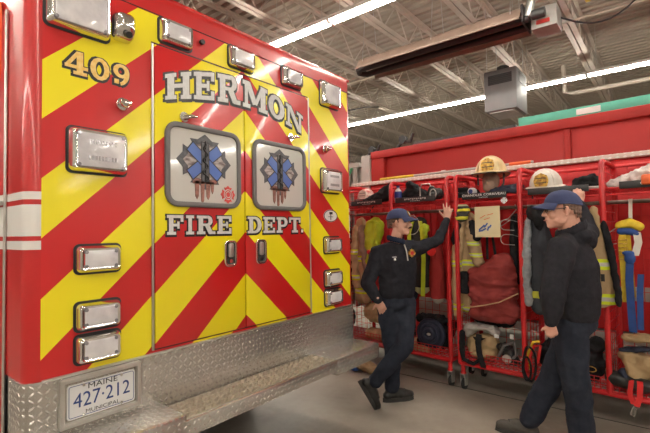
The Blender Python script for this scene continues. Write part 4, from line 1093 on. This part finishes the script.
for q in range(3):
    o = blob('dark_coat', chain([(0, 0, -.1, .07, .05, .06), (0, .0, -.4, .09, .07, .14), (0, .02, -.9, .09, .08, .1)]), M['blackcloth'] if q != 1 else M['navycloth'], voxel=.014, wr=.014, wf=9, wst=(1, 1, .35), seed=20+q)
    RP(o, ['long black coat in the shadow right of the lime jacket', 'dark navy coat deep in the rack behind the left man', 'black coat hanging nearest the ambulance corner'][q], 'coat', .26, (.78, .60, 1.55)[q], 1.74)

# ------------------------------------------------------------------ low things in the baskets
def low(name, label, cat, ells, m, a, b, z, **kw): return RP(blob(name, ells, m, **kw), label, cat, a, b, z)
t = RT('canvas_bag', 'tan canvas bag with a black strap in the basket beneath the duffel', 'bag', .12, -.25, .29)
blob('bag_body', chain([(0, .09, .14, .09, .07, .10), (0, -.06, .15, .11, .09, .12)])+[(-.04, 0, .08, .1, .14, .06)], M['tan'], t, voxel=.011, wr=.012, wf=12)
mb = MB(); strap(mb, [(-.13, -.01, .27), (-.155, -.01, .2), (-.155, -.02, .1), (-.14, -.05, -.03)], .026); strap(mb, [(-.13, .02, .24), (-.15, -.01, .22), (-.13, -.04, .24)], .03); mb.build('black_strap', M['blackcloth'], t)
low('folded_cloth', 'pale grey cloth folded over the tan canvas bag', 'cloth', chain([(0, .12, .0, .06, .04, .06), (0, .06, .06, .1, .08, .035), (0, -.08, .07, .1, .09, .03), (0, -.15, .03, .08, .05, .03)]), M['whitecloth'], .10, -.22, .545, voxel=.01, wr=.012, wf=14)
low('black_sack', 'black sack squeezed between the duffel and the grey cloth', 'sack', chain([(0, .1, .0, .1, .09, .05), (0, -.1, .0, .1, .1, .05)]), M['blackcloth'], .18, -.33, .665, voxel=.011, wr=.012)
low('strap_bundle', 'black looped straps hanging at the basket’s left corner', 'straps', chain([(0, .0, .25, .03), (0, .01, .1, .03), (-.02, -.02, .0, .025)])+chain([(-.02, -.02, 0, .02), (-.03, -.12, -.02, .02), (-.01, -.18, .03, .02)]), M['blackcloth'], .0, -.09, .30, voxel=.009, wr=.006)
t = RT('air_mask_set', 'black air mask and hose tangle in the basket right of the tan bag', 'breathing mask', .10, -.50, .29)
blob('mask_body', [(0, 0, .10, .08, .07, .09), (-.04, .03, .17, .05, .05, .05), (0, .08, .16, .05, .04, .04), (-.03, -.05, .06, .05, .05, .05)], M['black'], t, voxel=.009, wr=.01, wf=25)
mb = MB(); mb.tube([(-.06, .09, .06), (-.09, .02, .20), (-.06, -.06, .24), (-.04, -.07, .12), (-.08, 0, .04)], .014, 8); mb.build('air_hose', M['rubber'], t)
for q in ((.06, .10, .26, .29), (-.07, -.04, .27, .31)): MB().box(-.10, -.09, *q).build('white_label', M['platewhite'], t)
MB().cyl((-.09, .0, .08), (-.07, .0, .08), .04, 16).build('regulator', M['greystone'], t, bevel=.005)
low('dark_pack', 'dark rounded pack with a white tag in the basket behind the right man', 'pack', [(0, 0, .14, .12, .12, .16), (-.04, .05, .28, .09, .08, .07), (-.03, -.06, .3, .08, .07, .07)], M['blackcloth'], .16, -1.12, .29, voxel=.012, wr=.014)
o = MB().box(-.004, .0, -.035, .035, 0, .035).build('paper_tag', M['platewhite']); RP(o, 'small white tag on the dark pack behind the right man', 'tag', .02, -1.10, .62)
o = MB().tube([(0, .035*cos(k*pi/10), .02*sin(k*pi/10)) for k in range(20)], .004, 6, close=True).build('metal_ring', M['goldbadge']); RP(o, 'brassy oval ring on the front of the dark pack', 'ring', .01, -1.16, .42)
low('gear_sack', 'black gear sack in the basket left of the right man’s legs', 'sack', [(0, 0, .13, .12, .13, .15), (-.04, -.05, .27, .08, .09, .07)], M['blackcloth'], .2, -.84, .29, voxel=.012, wr=.014, seed=31)
t = RT('rope_loop', 'red and yellow rope loop hanging by the right man’s front leg', 'rope', .02, -.74, .30)
MB().tube([(0, .04, .02), (-.02, .05, .16), (-.03, .0, .27), (-.03, -.05, .28)], .012, 8).build('yellow_rope', M['yellow'], t)
MB().tube([(-.01, .02, .0), (-.03, .03, .14), (-.04, -.01, .24), (-.04, -.06, .25), (-.03, -.03, .1)], .012, 8).build('red_rope', M['redstrap'], t)
t = RT('webbing_loop', 'thin black webbing loops hanging over the basket edge by the rack post', 'webbing', -.01, -.71, .30)
mb = MB(); mb.tube([(-.02+.012*sin(k), .05*cos(k*pi/9), .08+.15*sin(k*pi/9)) for k in range(18)], .010, 6, close=True); mb.build('loop', M['blackcloth'], t)
mb = MB(); mb.tube([(-.035, .02+.035*cos(k*pi/9), .04+.10*sin(k*pi/9)) for k in range(18)], .009, 6, close=True); mb.build('loop', M['blackcloth'], t)
# bay A bottom
t = RT('bunker_trousers', 'tan bunker trousers stuffed over black boots in the far right basket', 'trousers', .12, -1.50, .29)
blob('trouser_cloth', chain([(0, .12, .26, .09, .06, .05), (-.02, .0, .22, .11, .10, .09), (-.02, -.10, .16, .11, .11, .12), (-.02, -.2, .14, .11, .1, .12)])+chain([(-.06, .12, .22, .04, .03, .04), (-.08, .04, .1, .05, .05, .07)]), M['tan'], t, voxel=.011, wr=.022, wf=8, seed=33)
blob('dark_cuff', chain([(-.08, .14, .14, .05, .03, .04), (-.10, .08, .06, .05, .03, .05)])+chain([(-.02, .13, .30, .06, .04, .02), (-.03, 0, .33, .06, .05, .02)]), M['navycloth'], t, voxel=.01, wr=.01)
low('tan_pouch', 'tan folded cloth on top of the bunker trousers at far right', 'cloth', chain([(0, .1, .0, .08, .05, .03), (0, -.12, .02, .1, .08, .04)]), M['tan'], .1, -1.50, .69, voxel=.01, wr=.012)
low('black_boot', 'black boot shaft lying below the bunker trousers', 'boot', chain([(0, .12, .07, .06), (0, -.02, .05, .06), (0, -.16, .04, .055)]), M['boot'], .03, -1.42, .31, voxel=.01, wr=.005)
t = RT('red_lanyard', 'bright red straps with a metal clip hanging from the bottom rail', 'strap', -.035, -1.445, .25)
mb = MB(); strap(mb, [(.03, .02, .15), (.0, .02, .13), (-.002, .03, .05), (.0, .01, -.02)], .016); strap(mb, [(.03, -.03, .15), (.0, -.035, .13), (-.004, -.03, .04), (-.004, -.01, -.03)], .018); mb.build('webbing', M['redstrap'], t)
MB().tube([(0, .0, -.02), (0, .018, -.06), (0, .03, -.10), (0, .01, -.11), (0, -.005, -.05)], .005, 6).build('clip', M['chrome'], t)
# bay D bottom
t = RT('rolled_coat', 'large rolled dark coat bundle in the basket beside the left man', 'bundle', .12, .27, .29)
mb = MB()
for q in range(3):
    P = [(-.12+.02*q, (.05+.045*q)*cos(k*pi/9), .19+(.05+.04*q)*sin(k*pi/9)) for k in range(18)]
    mb.tube(P, .026, 8, close=True)
mb.build('rolled_layers', M['navycloth'], t)
blob('bundle', [(0, 0, .19, .11, .16, .16), (.02, -.1, .12, .1, .08, .1), (0, .12, .1, .1, .08, .09)], M['blackcloth'], t, voxel=.012, wr=.014)
blob('pale_core', [(-.125, .0, .19, .012, .028, .018)], M['greystone'], t, voxel=.006)
low('black_bundle', 'black bundled straps on top of the rolled dark coat', 'bundle', chain([(0, .12, 0, .09, .07, .05), (0, -.1, .0, .1, .08, .05)]), M['blackcloth'], .14, .30, .61, voxel=.012, wr=.018, seed=40)
RP(MB().box(-.15, .15, -.16, .16, 0, .06).build('cardboard_box', M['cardboard'], bevel=.006), 'flat brown cardboard box beneath the rolled coat bundle', 'box', .16, .44, .285)
low('tan_bundle', 'tan folded gear in the basket left of the left man’s legs', 'bundle', chain([(0, .12, 0.05, .1, .09, .07), (0, -.12, .05, .1, .1, .08)]), M['tan'], .14, .98, .29, voxel=.012, wr=.018, seed=41)
low('coat_bundle', 'crumpled tan coat stacked high over the tan folded gear', 'bundle', chain([(0, .14, 0.05, .12, .1, .12), (0, -.12, .05, .12, .12, .12)]), M['tan'], .18, .98, .53, voxel=.012, wr=.018, seed=42)
low('dark_bundle', 'black heap of gear in the shade beside the step bumper', 'bundle', chain([(0, .14, 0.05, .12, .1, .15), (0, -.12, .05, .12, .12, .15)]), M['blackcloth'], .18, 1.65, .42, voxel=.012, wr=.018, seed=43)
# on the floor behind the right end of the step
t = thing('bunker_pants', 'tan turnout trousers heaped on the floor behind the step bumper', 'trousers', (3.98, .62, 0), -.3)
blob('cloth', chain([(0, -.2, .05, .07, .08, .05), (0, 0, .07, .09, .1, .07), (.0, .2, .06, .08, .1, .06)]), M['tan'], t, voxel=.012, wr=.015, seed=50)
blob('lime_band', chain([(-.06, .18, .06, .035, .06, .05), (-.09, .1, .03, .03, .05, .03)]), M['lime'], t, voxel=.01, wr=.006)
blob('blue_cuff', chain([(-.10, .02, .025, .04, .08, .02)]), M['bluewebs'], t, voxel=.01)

# ------------------------------------------------------------------ people
TOCAM = -Fv
def vlerp(a, b, t): return Vector(a)*(1-t)+Vector(b)*t
def limb(pts): return chain([tuple(p[:3])+tuple(p[3:]) for p in pts])

def head_ells(c, fyaw, s=1.):
    """ellipsoids of a head centred at c, looking along the yaw direction (0 = +x)"""
    E_ = []
    def e(f, l, u, rf, rl, ru, w=0.):
        p = Vector(c)+Vector((cos(fyaw), sin(fyaw), 0))*f*s+Vector((-sin(fyaw), cos(fyaw), 0))*l*s+Vector((0, 0, u*s))
        E_.append((p.x, p.y, p.z, rf*s, rl*s, ru*s, fyaw+w))
    e(-.015, 0, .035, .098, .077, .092); e(.015, 0, -.01, .078, .066, .085); e(.03, 0, -.055, .058, .052, .050)
    e(.066, 0, -.088, .024, .028, .020); e(.035, 0, -.082, .05, .042, .022)
    for q in (0, .25, .5, .75, 1.): e(.088+.020*q, 0, .018-.038*q, .010+.004*q, .008+.006*q, .012)
    for l in (-1, 1):
        e(.098, l*.011, -.024, .010, .008, .008)
        e(.074, l*.030, .034, .016, .022, .008); e(.066, l*.038, -.022, .022, .020, .022)
        e(-.008, l*.078, .004, .017, .009, .030, l*.35); e(-.004, l*.079, -.024, .011, .007, .012)
        e(.022, l*.048, -.055, .035, .012, .025)
    e(.080, 0, -.036, .017, .024, .016); e(.076, 0, -.07, .016, .024, .014)
    e(.086, 0, -.048, .013, .024, .007); e(.083, 0, -.060, .013, .021, .007)
    return E_

def face_parts(root, c, fyaw, s, hair, mou=False, brow=None):
    def P(f, l, u): return Vector(c)+Vector((cos(fyaw), sin(fyaw), 0))*f*s+Vector((-sin(fyaw), cos(fyaw), 0))*l*s+Vector((0, 0, u*s))
    for l in (-1, 1):
        p = P(.080, l*.031, .014); ey = blob('eye', [(p.x, p.y, p.z, .011, .011, .009)], M['eye'], root, voxel=.003, smooth=1)
        q = P(.0895, l*.031, .014); blob('iris', [(q.x, q.y, q.z, .004)], M['iris'], ey, voxel=.0015, smooth=0)
        pts = [P(.088-.010*k*k/4, l*(.016+.011*k), .037+.003*k) for k in range(4)]
        blob('eyebrow', chain([tuple(x)+(.0045,) for x in pts]), hair, root, voxel=.003, smooth=1)
    pts = [P(.097, -.022, -.0535), P(.101, 0, -.0525), P(.097, .022, -.0535)]
    blob('lips', chain([tuple(x)+(.0045,) for x in pts]), M['lip'], root, voxel=.003, smooth=1)
    if mou:
        pts = [P(.094, -.030, -.046), P(.104, -.012, -.039), P(.106, 0, -.038), P(.104, .012, -.039), P(.094, .030, -.046)]
        blob('moustache', chain([tuple(x)+(.0065,) for x in pts]), hair, root, voxel=.003, smooth=1, wr=.002, wf=90)
    # hair below the cap, round the back and sides
    E_ = []
    for k in range(17):
        a = radians(78+204*k/16)
        for u, r in ((.045, .013), (.02, .010), (-.005, .009), (-.03, .007)):
            if u < 0 and abs(a-pi) > 1.15: continue
            if u < -.01 and abs(a-pi) > .9: continue
            p = P(-.015+.095*cos(a), .073*sin(a), u); E_.append((p.x, p.y, p.z, r, r, .018, 0))
    blob('hair', E_, hair, root, voxel=.005, smooth=2, wr=.002, wf=80)
    return P

def ball_cap(root, P, fyaw, m, emblem=False):
    def Q(f, l, u): return tuple(P(f, l, u))
    mb = MB(); n = 32; vs = []; rows = 10
    for i in range(rows+1):
        t_ = i/rows*pi/2
        for k in range(n):
            a = 2*pi*k/n
            vs.append(Q(-.012+(.113*cos(t_)**.8)*cos(a), (.090*cos(t_)**.8)*sin(a), .046+.094*sin(t_)+.010*max(0, cos(a))*cos(t_)*0-.012*max(0, -cos(a))*cos(t_)))
    fs = [(i*n+k, i*n+(k+1)%n, (i+1)*n+(k+1)%n, (i+1)*n+k) for i in range(rows) for k in range(n)]
    mb.add(vs, fs); cap = mb.build('cap', m, root, solid=.004, weld=True)
    mb = MB()
    def B(u, v):
        a = (u-.5)*2.1; r0 = .094*cos(a*.6); r = 1+v*.70*cos(a*.78)
        return Q(-.012+.110*cos(a)*r, .088*sin(a)*(1+.05*v), .050-.028*v*1.-.016*(abs(u-.5)*2)**2*(.4+v)+.006)
    mb.grid(B, 14, 6); mb.build('brim', m, cap, solid=.005)
    x = P(-.012, 0, .141); blob('cap_button', [(x.x, x.y, x.z, .008, .008, .005)], m, cap, voxel=.003)
    mb = MB(); mb.tube([Q(-.012+.114*cos(2*pi*k/24), .091*sin(2*pi*k/24), .050-.012*max(0, -cos(2*pi*k/24))) for k in range(24)], .003, 6, close=True); mb.build('sweat_band', m, cap)
    if emblem:
        mb = MB(); mb.prism(maltese(0, 0, .028), lambda l, u: Q(.092-(u*.5), l, .088+u), lambda l, u: Q(.086-(u*.5), l, .088+u))
        mb.build('cap_emblem', M['goldbadge'], cap)
        mb = MB(); mb.prism([(.013*cos(k*pi/6), .013*sin(k*pi/6)) for k in range(12)], lambda l, u: Q(.0945-(u*.5), l, .088+u), lambda l, u: Q(.09-(u*.5), l, .088+u))
        mb.build('emblem_centre', M['whitetext'], cap)
    return cap

def hand_ells(w, d, n, side, curl, thumb=.6, s=1., spread=.12):
    """wrist w, finger direction d, n = palm facing, side = +-1 thumb side"""
    w = Vector(w); d = Vector(d).normalized(); n = Vector(n); n = (n-d*n.dot(d)).normalized(); t = d.cross(n)*side
    E_ = []
    def sph(p, r): E_.append((p.x, p.y, p.z, r, r, r, 0.))
    def run(a, b, r0, r1):
        L = (b-a).length; k = max(2, int(L/(r0*.5)))
        for i in range(k+1): sph(a.lerp(b, i/k), r0+(r1-r0)*i/k)
    run(w-d*.03*s, w+d*.02*s, .021*s, .021*s)
    lanes = [(.030, .068), (.010, .076), (-.010, .072), (-.029, .062)]; lens = [(.040, .024, .019), (.044, .028, .020), (.040, .026, .019), (.031, .019, .017)]
    for i, ((o, L), ls) in enumerate(zip(lanes, lens)):
        k0 = w+d*L*1.12*s+t*o*s; run(w+t*o*.55*s+d*.012*s, k0, .0145*s, .0125*s)
        run(w+t*o*.75*s+d*.03*s+n*.004*s, k0-d*.01*s+n*.004*s, .013*s, .012*s)
        p = k0; c = curl[i] if isinstance(curl, (list, tuple)) else curl; a = 0
        fd = (d+t*spread*(1.5-i)*.5).normalized()
        for j, q in enumerate(ls):
            a += c*(.8 if j == 0 else 1.)
            v = fd*cos(a)+n*sin(a); e = p+v*q*s
            run(p, e, (.0098-.0008*j)*s, (.0092-.0012*j)*s); p = e
    p = w+d*.022*s+t*.024*s; v = (d*.55+t*.75+n*.25).normalized(); e = p+v*.036*s; run(p, e, .014*s, .0115*s)
    v2 = (v+n*thumb*.7+d*.25-t*thumb*.3).normalized(); e2 = e+v2*.030*s; run(e, e2, .011*s, .010*s)
    v3 = (v2+n*thumb*.5-t*thumb*.4).normalized(); run(e2, e2+v3*.022*s, .0098*s, .0078*s)
    return E_

def boot(name, ankle, toe_dir, pitch, m, parent, L=.285, sole=True):
    """ankle boot: ankle point is .09 above the heel; toe_dir horizontal unit, pitch = nose-down angle"""
    d = Vector(toe_dir).normalized(); up0 = Vector((0, 0, 1))
    f = (d*cos(pitch)-up0*sin(pitch)).normalized(); u = (up0*cos(pitch)+d*sin(pitch)).normalized(); l = u.cross(f)
    A = Vector(ankle); E_ = []
    # work in the boot frame, then rotate
    ells = chain([(-.042, 0, -.045, .040, .037, .040), (.02, 0, -.042, .040, .040, .042), (.09, 0, -.045, .040, .047, .040), (.140, 0, -.050, .040, .047, .034), (.168, 0, -.054, .030, .038, .028)])
    ells += chain([(-.02, 0, -.03, .045, .038, .04), (-.012, 0, .03, .046, .040, .04), (-.008, 0, .085, .050, .046, .03)]) + chain([(.02, 0, -.01, .045, .038, .03), (.08, 0, -.025, .04, .038, .03)])
    o = blob(name, ells, m, parent, voxel=.008, smooth=3, wr=.003, wf=30)
    mb = MB(); n = 28; vs = []
    def outl(k):
        a = 2*pi*k/n; x = cos(a); y = sin(a)
        w = .043 if x > 0 else .036; w2 = w*(1-.25*max(0, .5-abs(x-.1)*1.4))
        return (.056+x*.140, y*w2*1.02)
    for z in (-.096, -.086, -.062):
        vs += [(outl(k)[0], outl(k)[1], z) for k in range(n)]
    mb.add(vs, [(i*n+k, i*n+(k+1)%n, (i+1)*n+(k+1)%n, (i+1)*n+k) for i in range(2) for k in range(n)]+[tuple(range(n)), tuple(range(2*n, 3*n))])
    s = mb.build('boot_sole', M['sole'], o, bevel=.003)
    mb = MB()
    for k in range(6): x = .045+.014*k; mb.tube([(x, -.024, .0-.20*(x-.02)), (x+.004, 0, .014-.22*(x-.02)), (x, .024, 0-.20*(x-.02))], .003, 6)
    mb.build('laces', M['blackcloth'], o)
    R = (Matrix((f, l, u)).transposed()*1.08).to_4x4(); R.translation = A; o.matrix_local = R
    return o

# ---- the man leaning on the rack
per = thing('person', 'man in a black half-zip and navy cap leaning on the rack, arm raised', 'person', (3.37, -.14, 0))
rel = lambda p: (p[0]-3.37, p[1]+.14, p[2])
J = dict(pelvis=(3.408, -.169, .90), rhip=(3.335, -.105, .88), lhip=(3.478, -.218, .88), rknee=(3.375, -.135, .47), rankle=(3.411, -.095, .105),
 lknee=(3.335, -.275, .54), lankle=(3.164, -.050, .215), waist=(3.412, -.181, 1.027), chest=(3.402, -.182, 1.262), rsh=(3.262, -.070, 1.350), lsh=(3.590, -.284, 1.37),
 relb=(3.175, -.01, 1.086), rwr=(3.185, -.115, .935), lelb=(3.821, -.392, 1.449), lwr=(3.985, -.420, 1.645), neck=(3.402, -.177, 1.46), head=(3.413, -.210, 1.610))
J = {k: rel(v) for k, v in J.items()}
tw = math.atan2(-.225, .343)   # torso side direction (right shoulder to left shoulder)
f1 = math.atan2(-.79, .30)*1.0
f1 = math.atan2(-.778*.87-.63*.42, .628*.87-.777*.42)
E_ = head_ells(J['head'], f1, .98)
E_ += limb([J['neck']+(.055,), tuple(vlerp(J['neck'], J['head'], .55))+(.052,)])
E_ += chain([J['neck'][:2]+(J['neck'][2]-.02, .06, .06, .04, tw), J['chest']+(.155, .10, .12, tw), J['waist']+(.135, .095, .1, tw), J['pelvis']+(.15, .10, .09, tw)])
E_ += limb([J['rsh']+(.055,), J['relb']+(.040,), J['rwr']+(.026,)])+limb([J['lsh']+(.055,), J['lelb']+(.040,), J['lwr']+(.026,)])
E_ += limb([J['rhip']+(.085,), J['rknee']+(.055,), J['rankle']+(.038,)])+limb([J['lhip']+(.085,), J['lknee']+(.055,), J['lankle']+(.038,)])
E_ += hand_ells(J['lwr'], (.02, -.08, 1), (.8, .3, .0), 1, [.15, .30, .5, .6], .3, 1.0, .3)
E_ += hand_ells(J['rwr'], (.55, -.10, -1.0), (.6, .5, .2), -1, .25, .3, .95)
blob('body', E_, M['skin'], per, voxel=.0055, smooth=3)
P_ = face_parts(per, J['head'], f1, .98, M['hair'], True)
ball_cap(per, P_, f1, M['capnavy'], True)
# pullover
E_ = chain([J['neck'][:2]+(J['neck'][2]-.045, .085, .075, .035, tw), (J['chest'][0], J['chest'][1], 1.37, .175, .105, .06, tw), J['chest']+(.19, .125, .10, tw), (J['waist'][0], J['waist'][1], 1.11, .185, .13, .08, tw), (J['pelvis'][0], J['pelvis'][1], .985, .178, .128, .05, tw), (J['pelvis'][0], J['pelvis'][1], .955, .170, .12, .03, tw)])
for q in ('rsh', 'lsh'):
    a_ = Vector(J['neck'])+Vector((0, 0, -.045)); b_ = Vector(J[q])+Vector((0, 0, .005)); E_ += limb([tuple(a_.lerp(b_, .15))+(.062,), tuple(a_.lerp(b_, .6))+(.068,), tuple(b_)+(.070,)])
E_ += limb([J['rsh']+(.072,), tuple(vlerp(J['rsh'], J['relb'], .5))+(.073,), J['relb']+(.066,), tuple(vlerp(J['relb'], J['rwr'], .6))+(.056,), tuple(vlerp(J['relb'], J['rwr'], .92))+(.042,)])
E_ += limb([(J['lsh'][0]-.03, J['lsh'][1]+.02, J['lsh'][2], .075), J['lsh']+(.072,), tuple(vlerp(J['lsh'], J['lelb'], .5))+(.064,), J['lelb']+(.056,), tuple(vlerp(J['lelb'], J['lwr'], .6))+(.047,), tuple(vlerp(J['lelb'], J['lwr'], .95))+(.036,)])
pull = blob('pullover', E_, M['fleece'], per, voxel=.011, smooth=5, wr=.009, wf=7, wst=(1, 1, 1.4), seed=61)
nk = Vector(J['neck']); A = []
for k in range(20):
    a = f1+.25+2*pi*k/20; r = .072
    if k in (0,): continue
    A.append((nk.x+r*cos(a), nk.y+r*sin(a), nk.z+.004+.018*-cos(a-f1-.25), .013, .013, .030, 0))
blob('collar', A, M['collar'], pull, voxel=.007, smooth=3)
fw = Vector((cos(tw-pi/2), sin(tw-pi/2), 0)); sd = Vector((cos(tw), sin(tw), 0)); ch = Vector((J['chest'][0], J['chest'][1], 0))
mb = MB(); mb.tube([ch+sd*.03+fw*.088+Vector((0, 0, 1.42)), ch+sd*.035+fw*.118+Vector((0, 0, 1.36)), ch+sd*.04+fw*.128+Vector((0, 0, 1.28))], .006, 6); mb.build('zip', M['greystone'], pull)
def on_chest(s_, z_, dd=.132): return ch+sd*s_+fw*dd+Vector((0, 0, z_))
mb = MB(); mb.prism(maltese(0, 0, .036), lambda x, z: on_chest(.085+x, 1.345+z, .126), lambda x, z: on_chest(.085+x, 1.345+z, .112)); mb.build('chest_emblem', M['goldbadge'], pull)
mb = MB(); mb.prism([(.017*cos(k*pi/6), .017*sin(k*pi/6)) for k in range(12)], lambda x, z: on_chest(.085+x, 1.345+z, .128), lambda x, z: on_chest(.085+x, 1.345+z, .115)); mb.build('emblem_centre', M['decalred'], pull)
mb = MB(); mb.obox(on_chest(-.085, 1.315, .118), sd, fw, Vector((0, 0, 1)), .018, .006, .0035); mb.obox(on_chest(-.082, 1.296, .120), sd, fw, Vector((0, 0, 1)), .007, .006, .009); mb.build('name_badge', M['whitetext'], pull)
# trousers
E_ = chain([(J['pelvis'][0], J['pelvis'][1], .97, .155, .11, .04, tw), (J['pelvis'][0], J['pelvis'][1], .89, .168, .118, .07, tw)])
E_ += limb([J['rhip']+(.098,), tuple(vlerp(J['rhip'], J['rknee'], .5))+(.094,), J['rknee']+(.080,), tuple(vlerp(J['rknee'], J['rankle'], .6))+(.074,), tuple(vlerp(J['rknee'], J['rankle'], .9))+(.070,)])
E_ += limb([J['lhip']+(.098,), tuple(vlerp(J['lhip'], J['lknee'], .5))+(.094,), J['lknee']+(.082,), tuple(vlerp(J['lknee'], J['lankle'], .5))+(.072,), tuple(vlerp(J['lknee'], J['lankle'], .92))+(.066,)])
blob('trousers', E_, M['trouser'], per, voxel=.011, smooth=5, wr=.011, wf=7, wst=(1, 1, .8), seed=62)
boot('boot', J['rankle'], (.80, -.60, 0), 0.0, M['boot'], per)
bt2 = boot('boot', J['lankle'], (.50, -.50, 0), 1.05, M['boot'], per)

# ---- the man seen from behind
per2 = thing('person', 'man in charcoal sweatshirt and navy cap seen from behind facing left', 'person', (3.33, -1.53, 0))
rel = lambda p: (p[0]-3.33, p[1]+1.53, p[2])
J = dict(pelvis=(3.331, -1.571, .903), lhip=(3.245, -1.560, .881), rhip=(3.415, -1.573, .87), lknee=(3.262, -1.587, .49), lankle=(3.350, -1.600, .105),
 rknee=(3.386, -1.425, .481), rankle=(3.366, -1.252, .130), waist=(3.324, -1.571, 1.053), chest=(3.320, -1.579, 1.271), lsh=(3.105, -1.553, 1.405), rsh=(3.530, -1.628, 1.455),
 lelb=(3.000, -1.520, 1.135), lwr=(3.005, -1.500, .940), relb=(3.750, -1.640, 1.515), rwr=(3.885, -1.558, 1.735), neck=(3.303, -1.571, 1.505), head=(3.240, -1.540, 1.655))
J = {k: rel(v) for k, v in J.items()}
f2 = math.atan2(.778*.985+.63*.17, -.628*.985+.777*.17)
tw2 = math.atan2(-.075, .43)
E_ = head_ells(J['head'], f2, 1.05)
nb = Vector((-cos(f2), -sin(f2), 0))*.022; nk0 = Vector(J['neck'])
E_ += limb([tuple(Vector(J['neck'])+nb*.6)+(.078,), tuple(vlerp(J['neck'], J['head'], .55)+nb)+(.073,), tuple(vlerp(J['neck'], J['head'], .85)+nb)+(.062,)])
E_ += chain([J['neck'][:2]+(J['neck'][2]-.03, .08, .07, .05, tw2), J['chest']+(.17, .13, .12, tw2), J['waist']+(.16, .15, .1, tw2), J['pelvis']+(.16, .13, .09, tw2)])
E_ += limb([J['rsh']+(.06,), J['relb']+(.045,), J['rwr']+(.03,)])+limb([J['lsh']+(.06,), J['lelb']+(.045,), J['lwr']+(.03,)])
E_ += limb([J['rhip']+(.09,), J['rknee']+(.06,), J['rankle']+(.042,)])+limb([J['lhip']+(.09,), J['lknee']+(.06,), J['lankle']+(.042,)])
E_ += hand_ells(J['rwr'], (.25, .05, 1.), (.9, .1, -.1), 1, [.55, .55, .6, .65], .3, 1.05, .1)
E_ += hand_ells(J['lwr'], (.15, -.02, -1.), (.8, .2, .1), -1, [1.1, 1.1, 1.15, 1.15], 1.2, .90, .02)
blob('body', E_, M['skin2'], per2, voxel=.0058, smooth=3)
P_ = face_parts(per2, J['head'], f2, 1.05, M['hairgrey'])
ball_cap(per2, P_, f2, M['capnavy'])
mb = MB()
for l in (-1, 1):
    mb.tube([P_(.098, l*.020, .012), P_(.094, l*.060, .014), P_(.06, l*.079, .016), P_(.0, l*.086, .022)], .0032, 6)
gl = mb.build('eyeglasses', M['black'], per2)
mb = MB()
for l in (-1, 1): mb.tube([P_(.100, l*.034+.020*cos(k*pi/6), .010+.015*sin(k*pi/6)) for k in range(12)], .002, 6, close=True)
mb.build('lens_rim', M['black'], gl)
E_ = chain([J['neck'][:2]+(J['neck'][2]-.055, .105, .09, .045, tw2), (J['chest'][0], J['chest'][1], 1.38, .195, .13, .06, tw2), J['chest']+(.225, .165, .10, tw2), (J['waist'][0], J['waist'][1]+.015, 1.10, .215, .195, .08, tw2), (J['pelvis'][0], J['pelvis'][1]+.01, .98, .205, .18, .06, tw2), (J['pelvis'][0], J['pelvis'][1]+.005, .935, .185, .158, .035, tw2)])
for q in ('rsh', 'lsh'):
    a_ = Vector(J['neck'])+Vector((0, 0, -.05)); b_ = Vector(J[q])+Vector((0, 0, .01)); E_ += limb([tuple(a_.lerp(b_, .15))+(.075,), tuple(a_.lerp(b_, .6))+(.080,), tuple(b_)+(.084,)])
E_ += [(nk0.x-.05*cos(f2), nk0.y-.05*sin(f2), nk0.z-.02, .10, .12, .07, f2)]
E_ += limb([J['lsh']+(.094,), tuple(vlerp(J['lsh'], J['lelb'], .5))+(.092,), J['lelb']+(.082,), tuple(vlerp(J['lelb'], J['lwr'], .6))+(.062,), tuple(vlerp(J['lelb'], J['lwr'], .90))+(.046,)])
E_ += limb([(J['rsh'][0]-.04, J['rsh'][1], J['rsh'][2], .085), J['rsh']+(.085,), tuple(vlerp(J['rsh'], J['relb'], .5))+(.074,), J['relb']+(.064,), tuple(vlerp(J['relb'], J['rwr'], .6))+(.052,), tuple(vlerp(J['relb'], J['rwr'], .95))+(.040,)])
sw = blob('sweatshirt', E_, M['knit'], per2, voxel=.011, smooth=5, wr=.009, wf=6, wst=(1, 1, 1.2), seed=63)
nk = Vector(J['neck'])
A = [(nk.x+nb.x*.6+.084*cos(a), nk.y+nb.y*.6+.084*sin(a), nk.z+.022-.040*cos(a-f2), .017, .017, .050, 0) for a in [2*pi*k/22 for k in range(22)]]
blob('collar', A, M['knit'], sw, voxel=.008, smooth=3)
E_ = chain([(J['pelvis'][0], J['pelvis'][1], .95, .172, .145, .04, tw2), (J['pelvis'][0], J['pelvis'][1], .88, .185, .150, .07, tw2)])
E_ += limb([J['rhip']+(.108,), tuple(vlerp(J['rhip'], J['rknee'], .5))+(.105,), J['rknee']+(.092,), tuple(vlerp(J['rknee'], J['rankle'], .6))+(.084,), tuple(vlerp(J['rknee'], J['rankle'], .92))+(.076,)])
E_ += limb([J['lhip']+(.112,), tuple(vlerp(J['lhip'], J['lknee'], .5))+(.108,), J['lknee']+(.094,), tuple(vlerp(J['lknee'], J['lankle'], .6))+(.088,), tuple(vlerp(J['lknee'], J['lankle'], .93))+(.084,)])
tr2 = blob('trousers', E_, M['trouser'], per2, voxel=.011, smooth=5, wr=.011, wf=7, wst=(1, 1, .8), seed=64)
boot('boot', J['lankle'], (-.62, .78, 0), 0., M['boot2'], per2)
boot('boot', J['rankle'], (-.42, .90, 0), -.16, M['boot2'], per2)

# ------------------------------------------------------------------ render look
w = bpy.data.worlds.new('world'); sc.world = w; w.use_nodes = True
w.node_tree.nodes['Background'].inputs[0].default_value = (.5, .5, .5, 1); w.node_tree.nodes['Background'].inputs[1].default_value = .0
sc.view_settings.view_transform = 'Standard'; sc.view_settings.look = 'None'; sc.view_settings.gamma = 1.; sc.view_settings.use_curve_mapping = False
sc.view_settings.exposure = .28
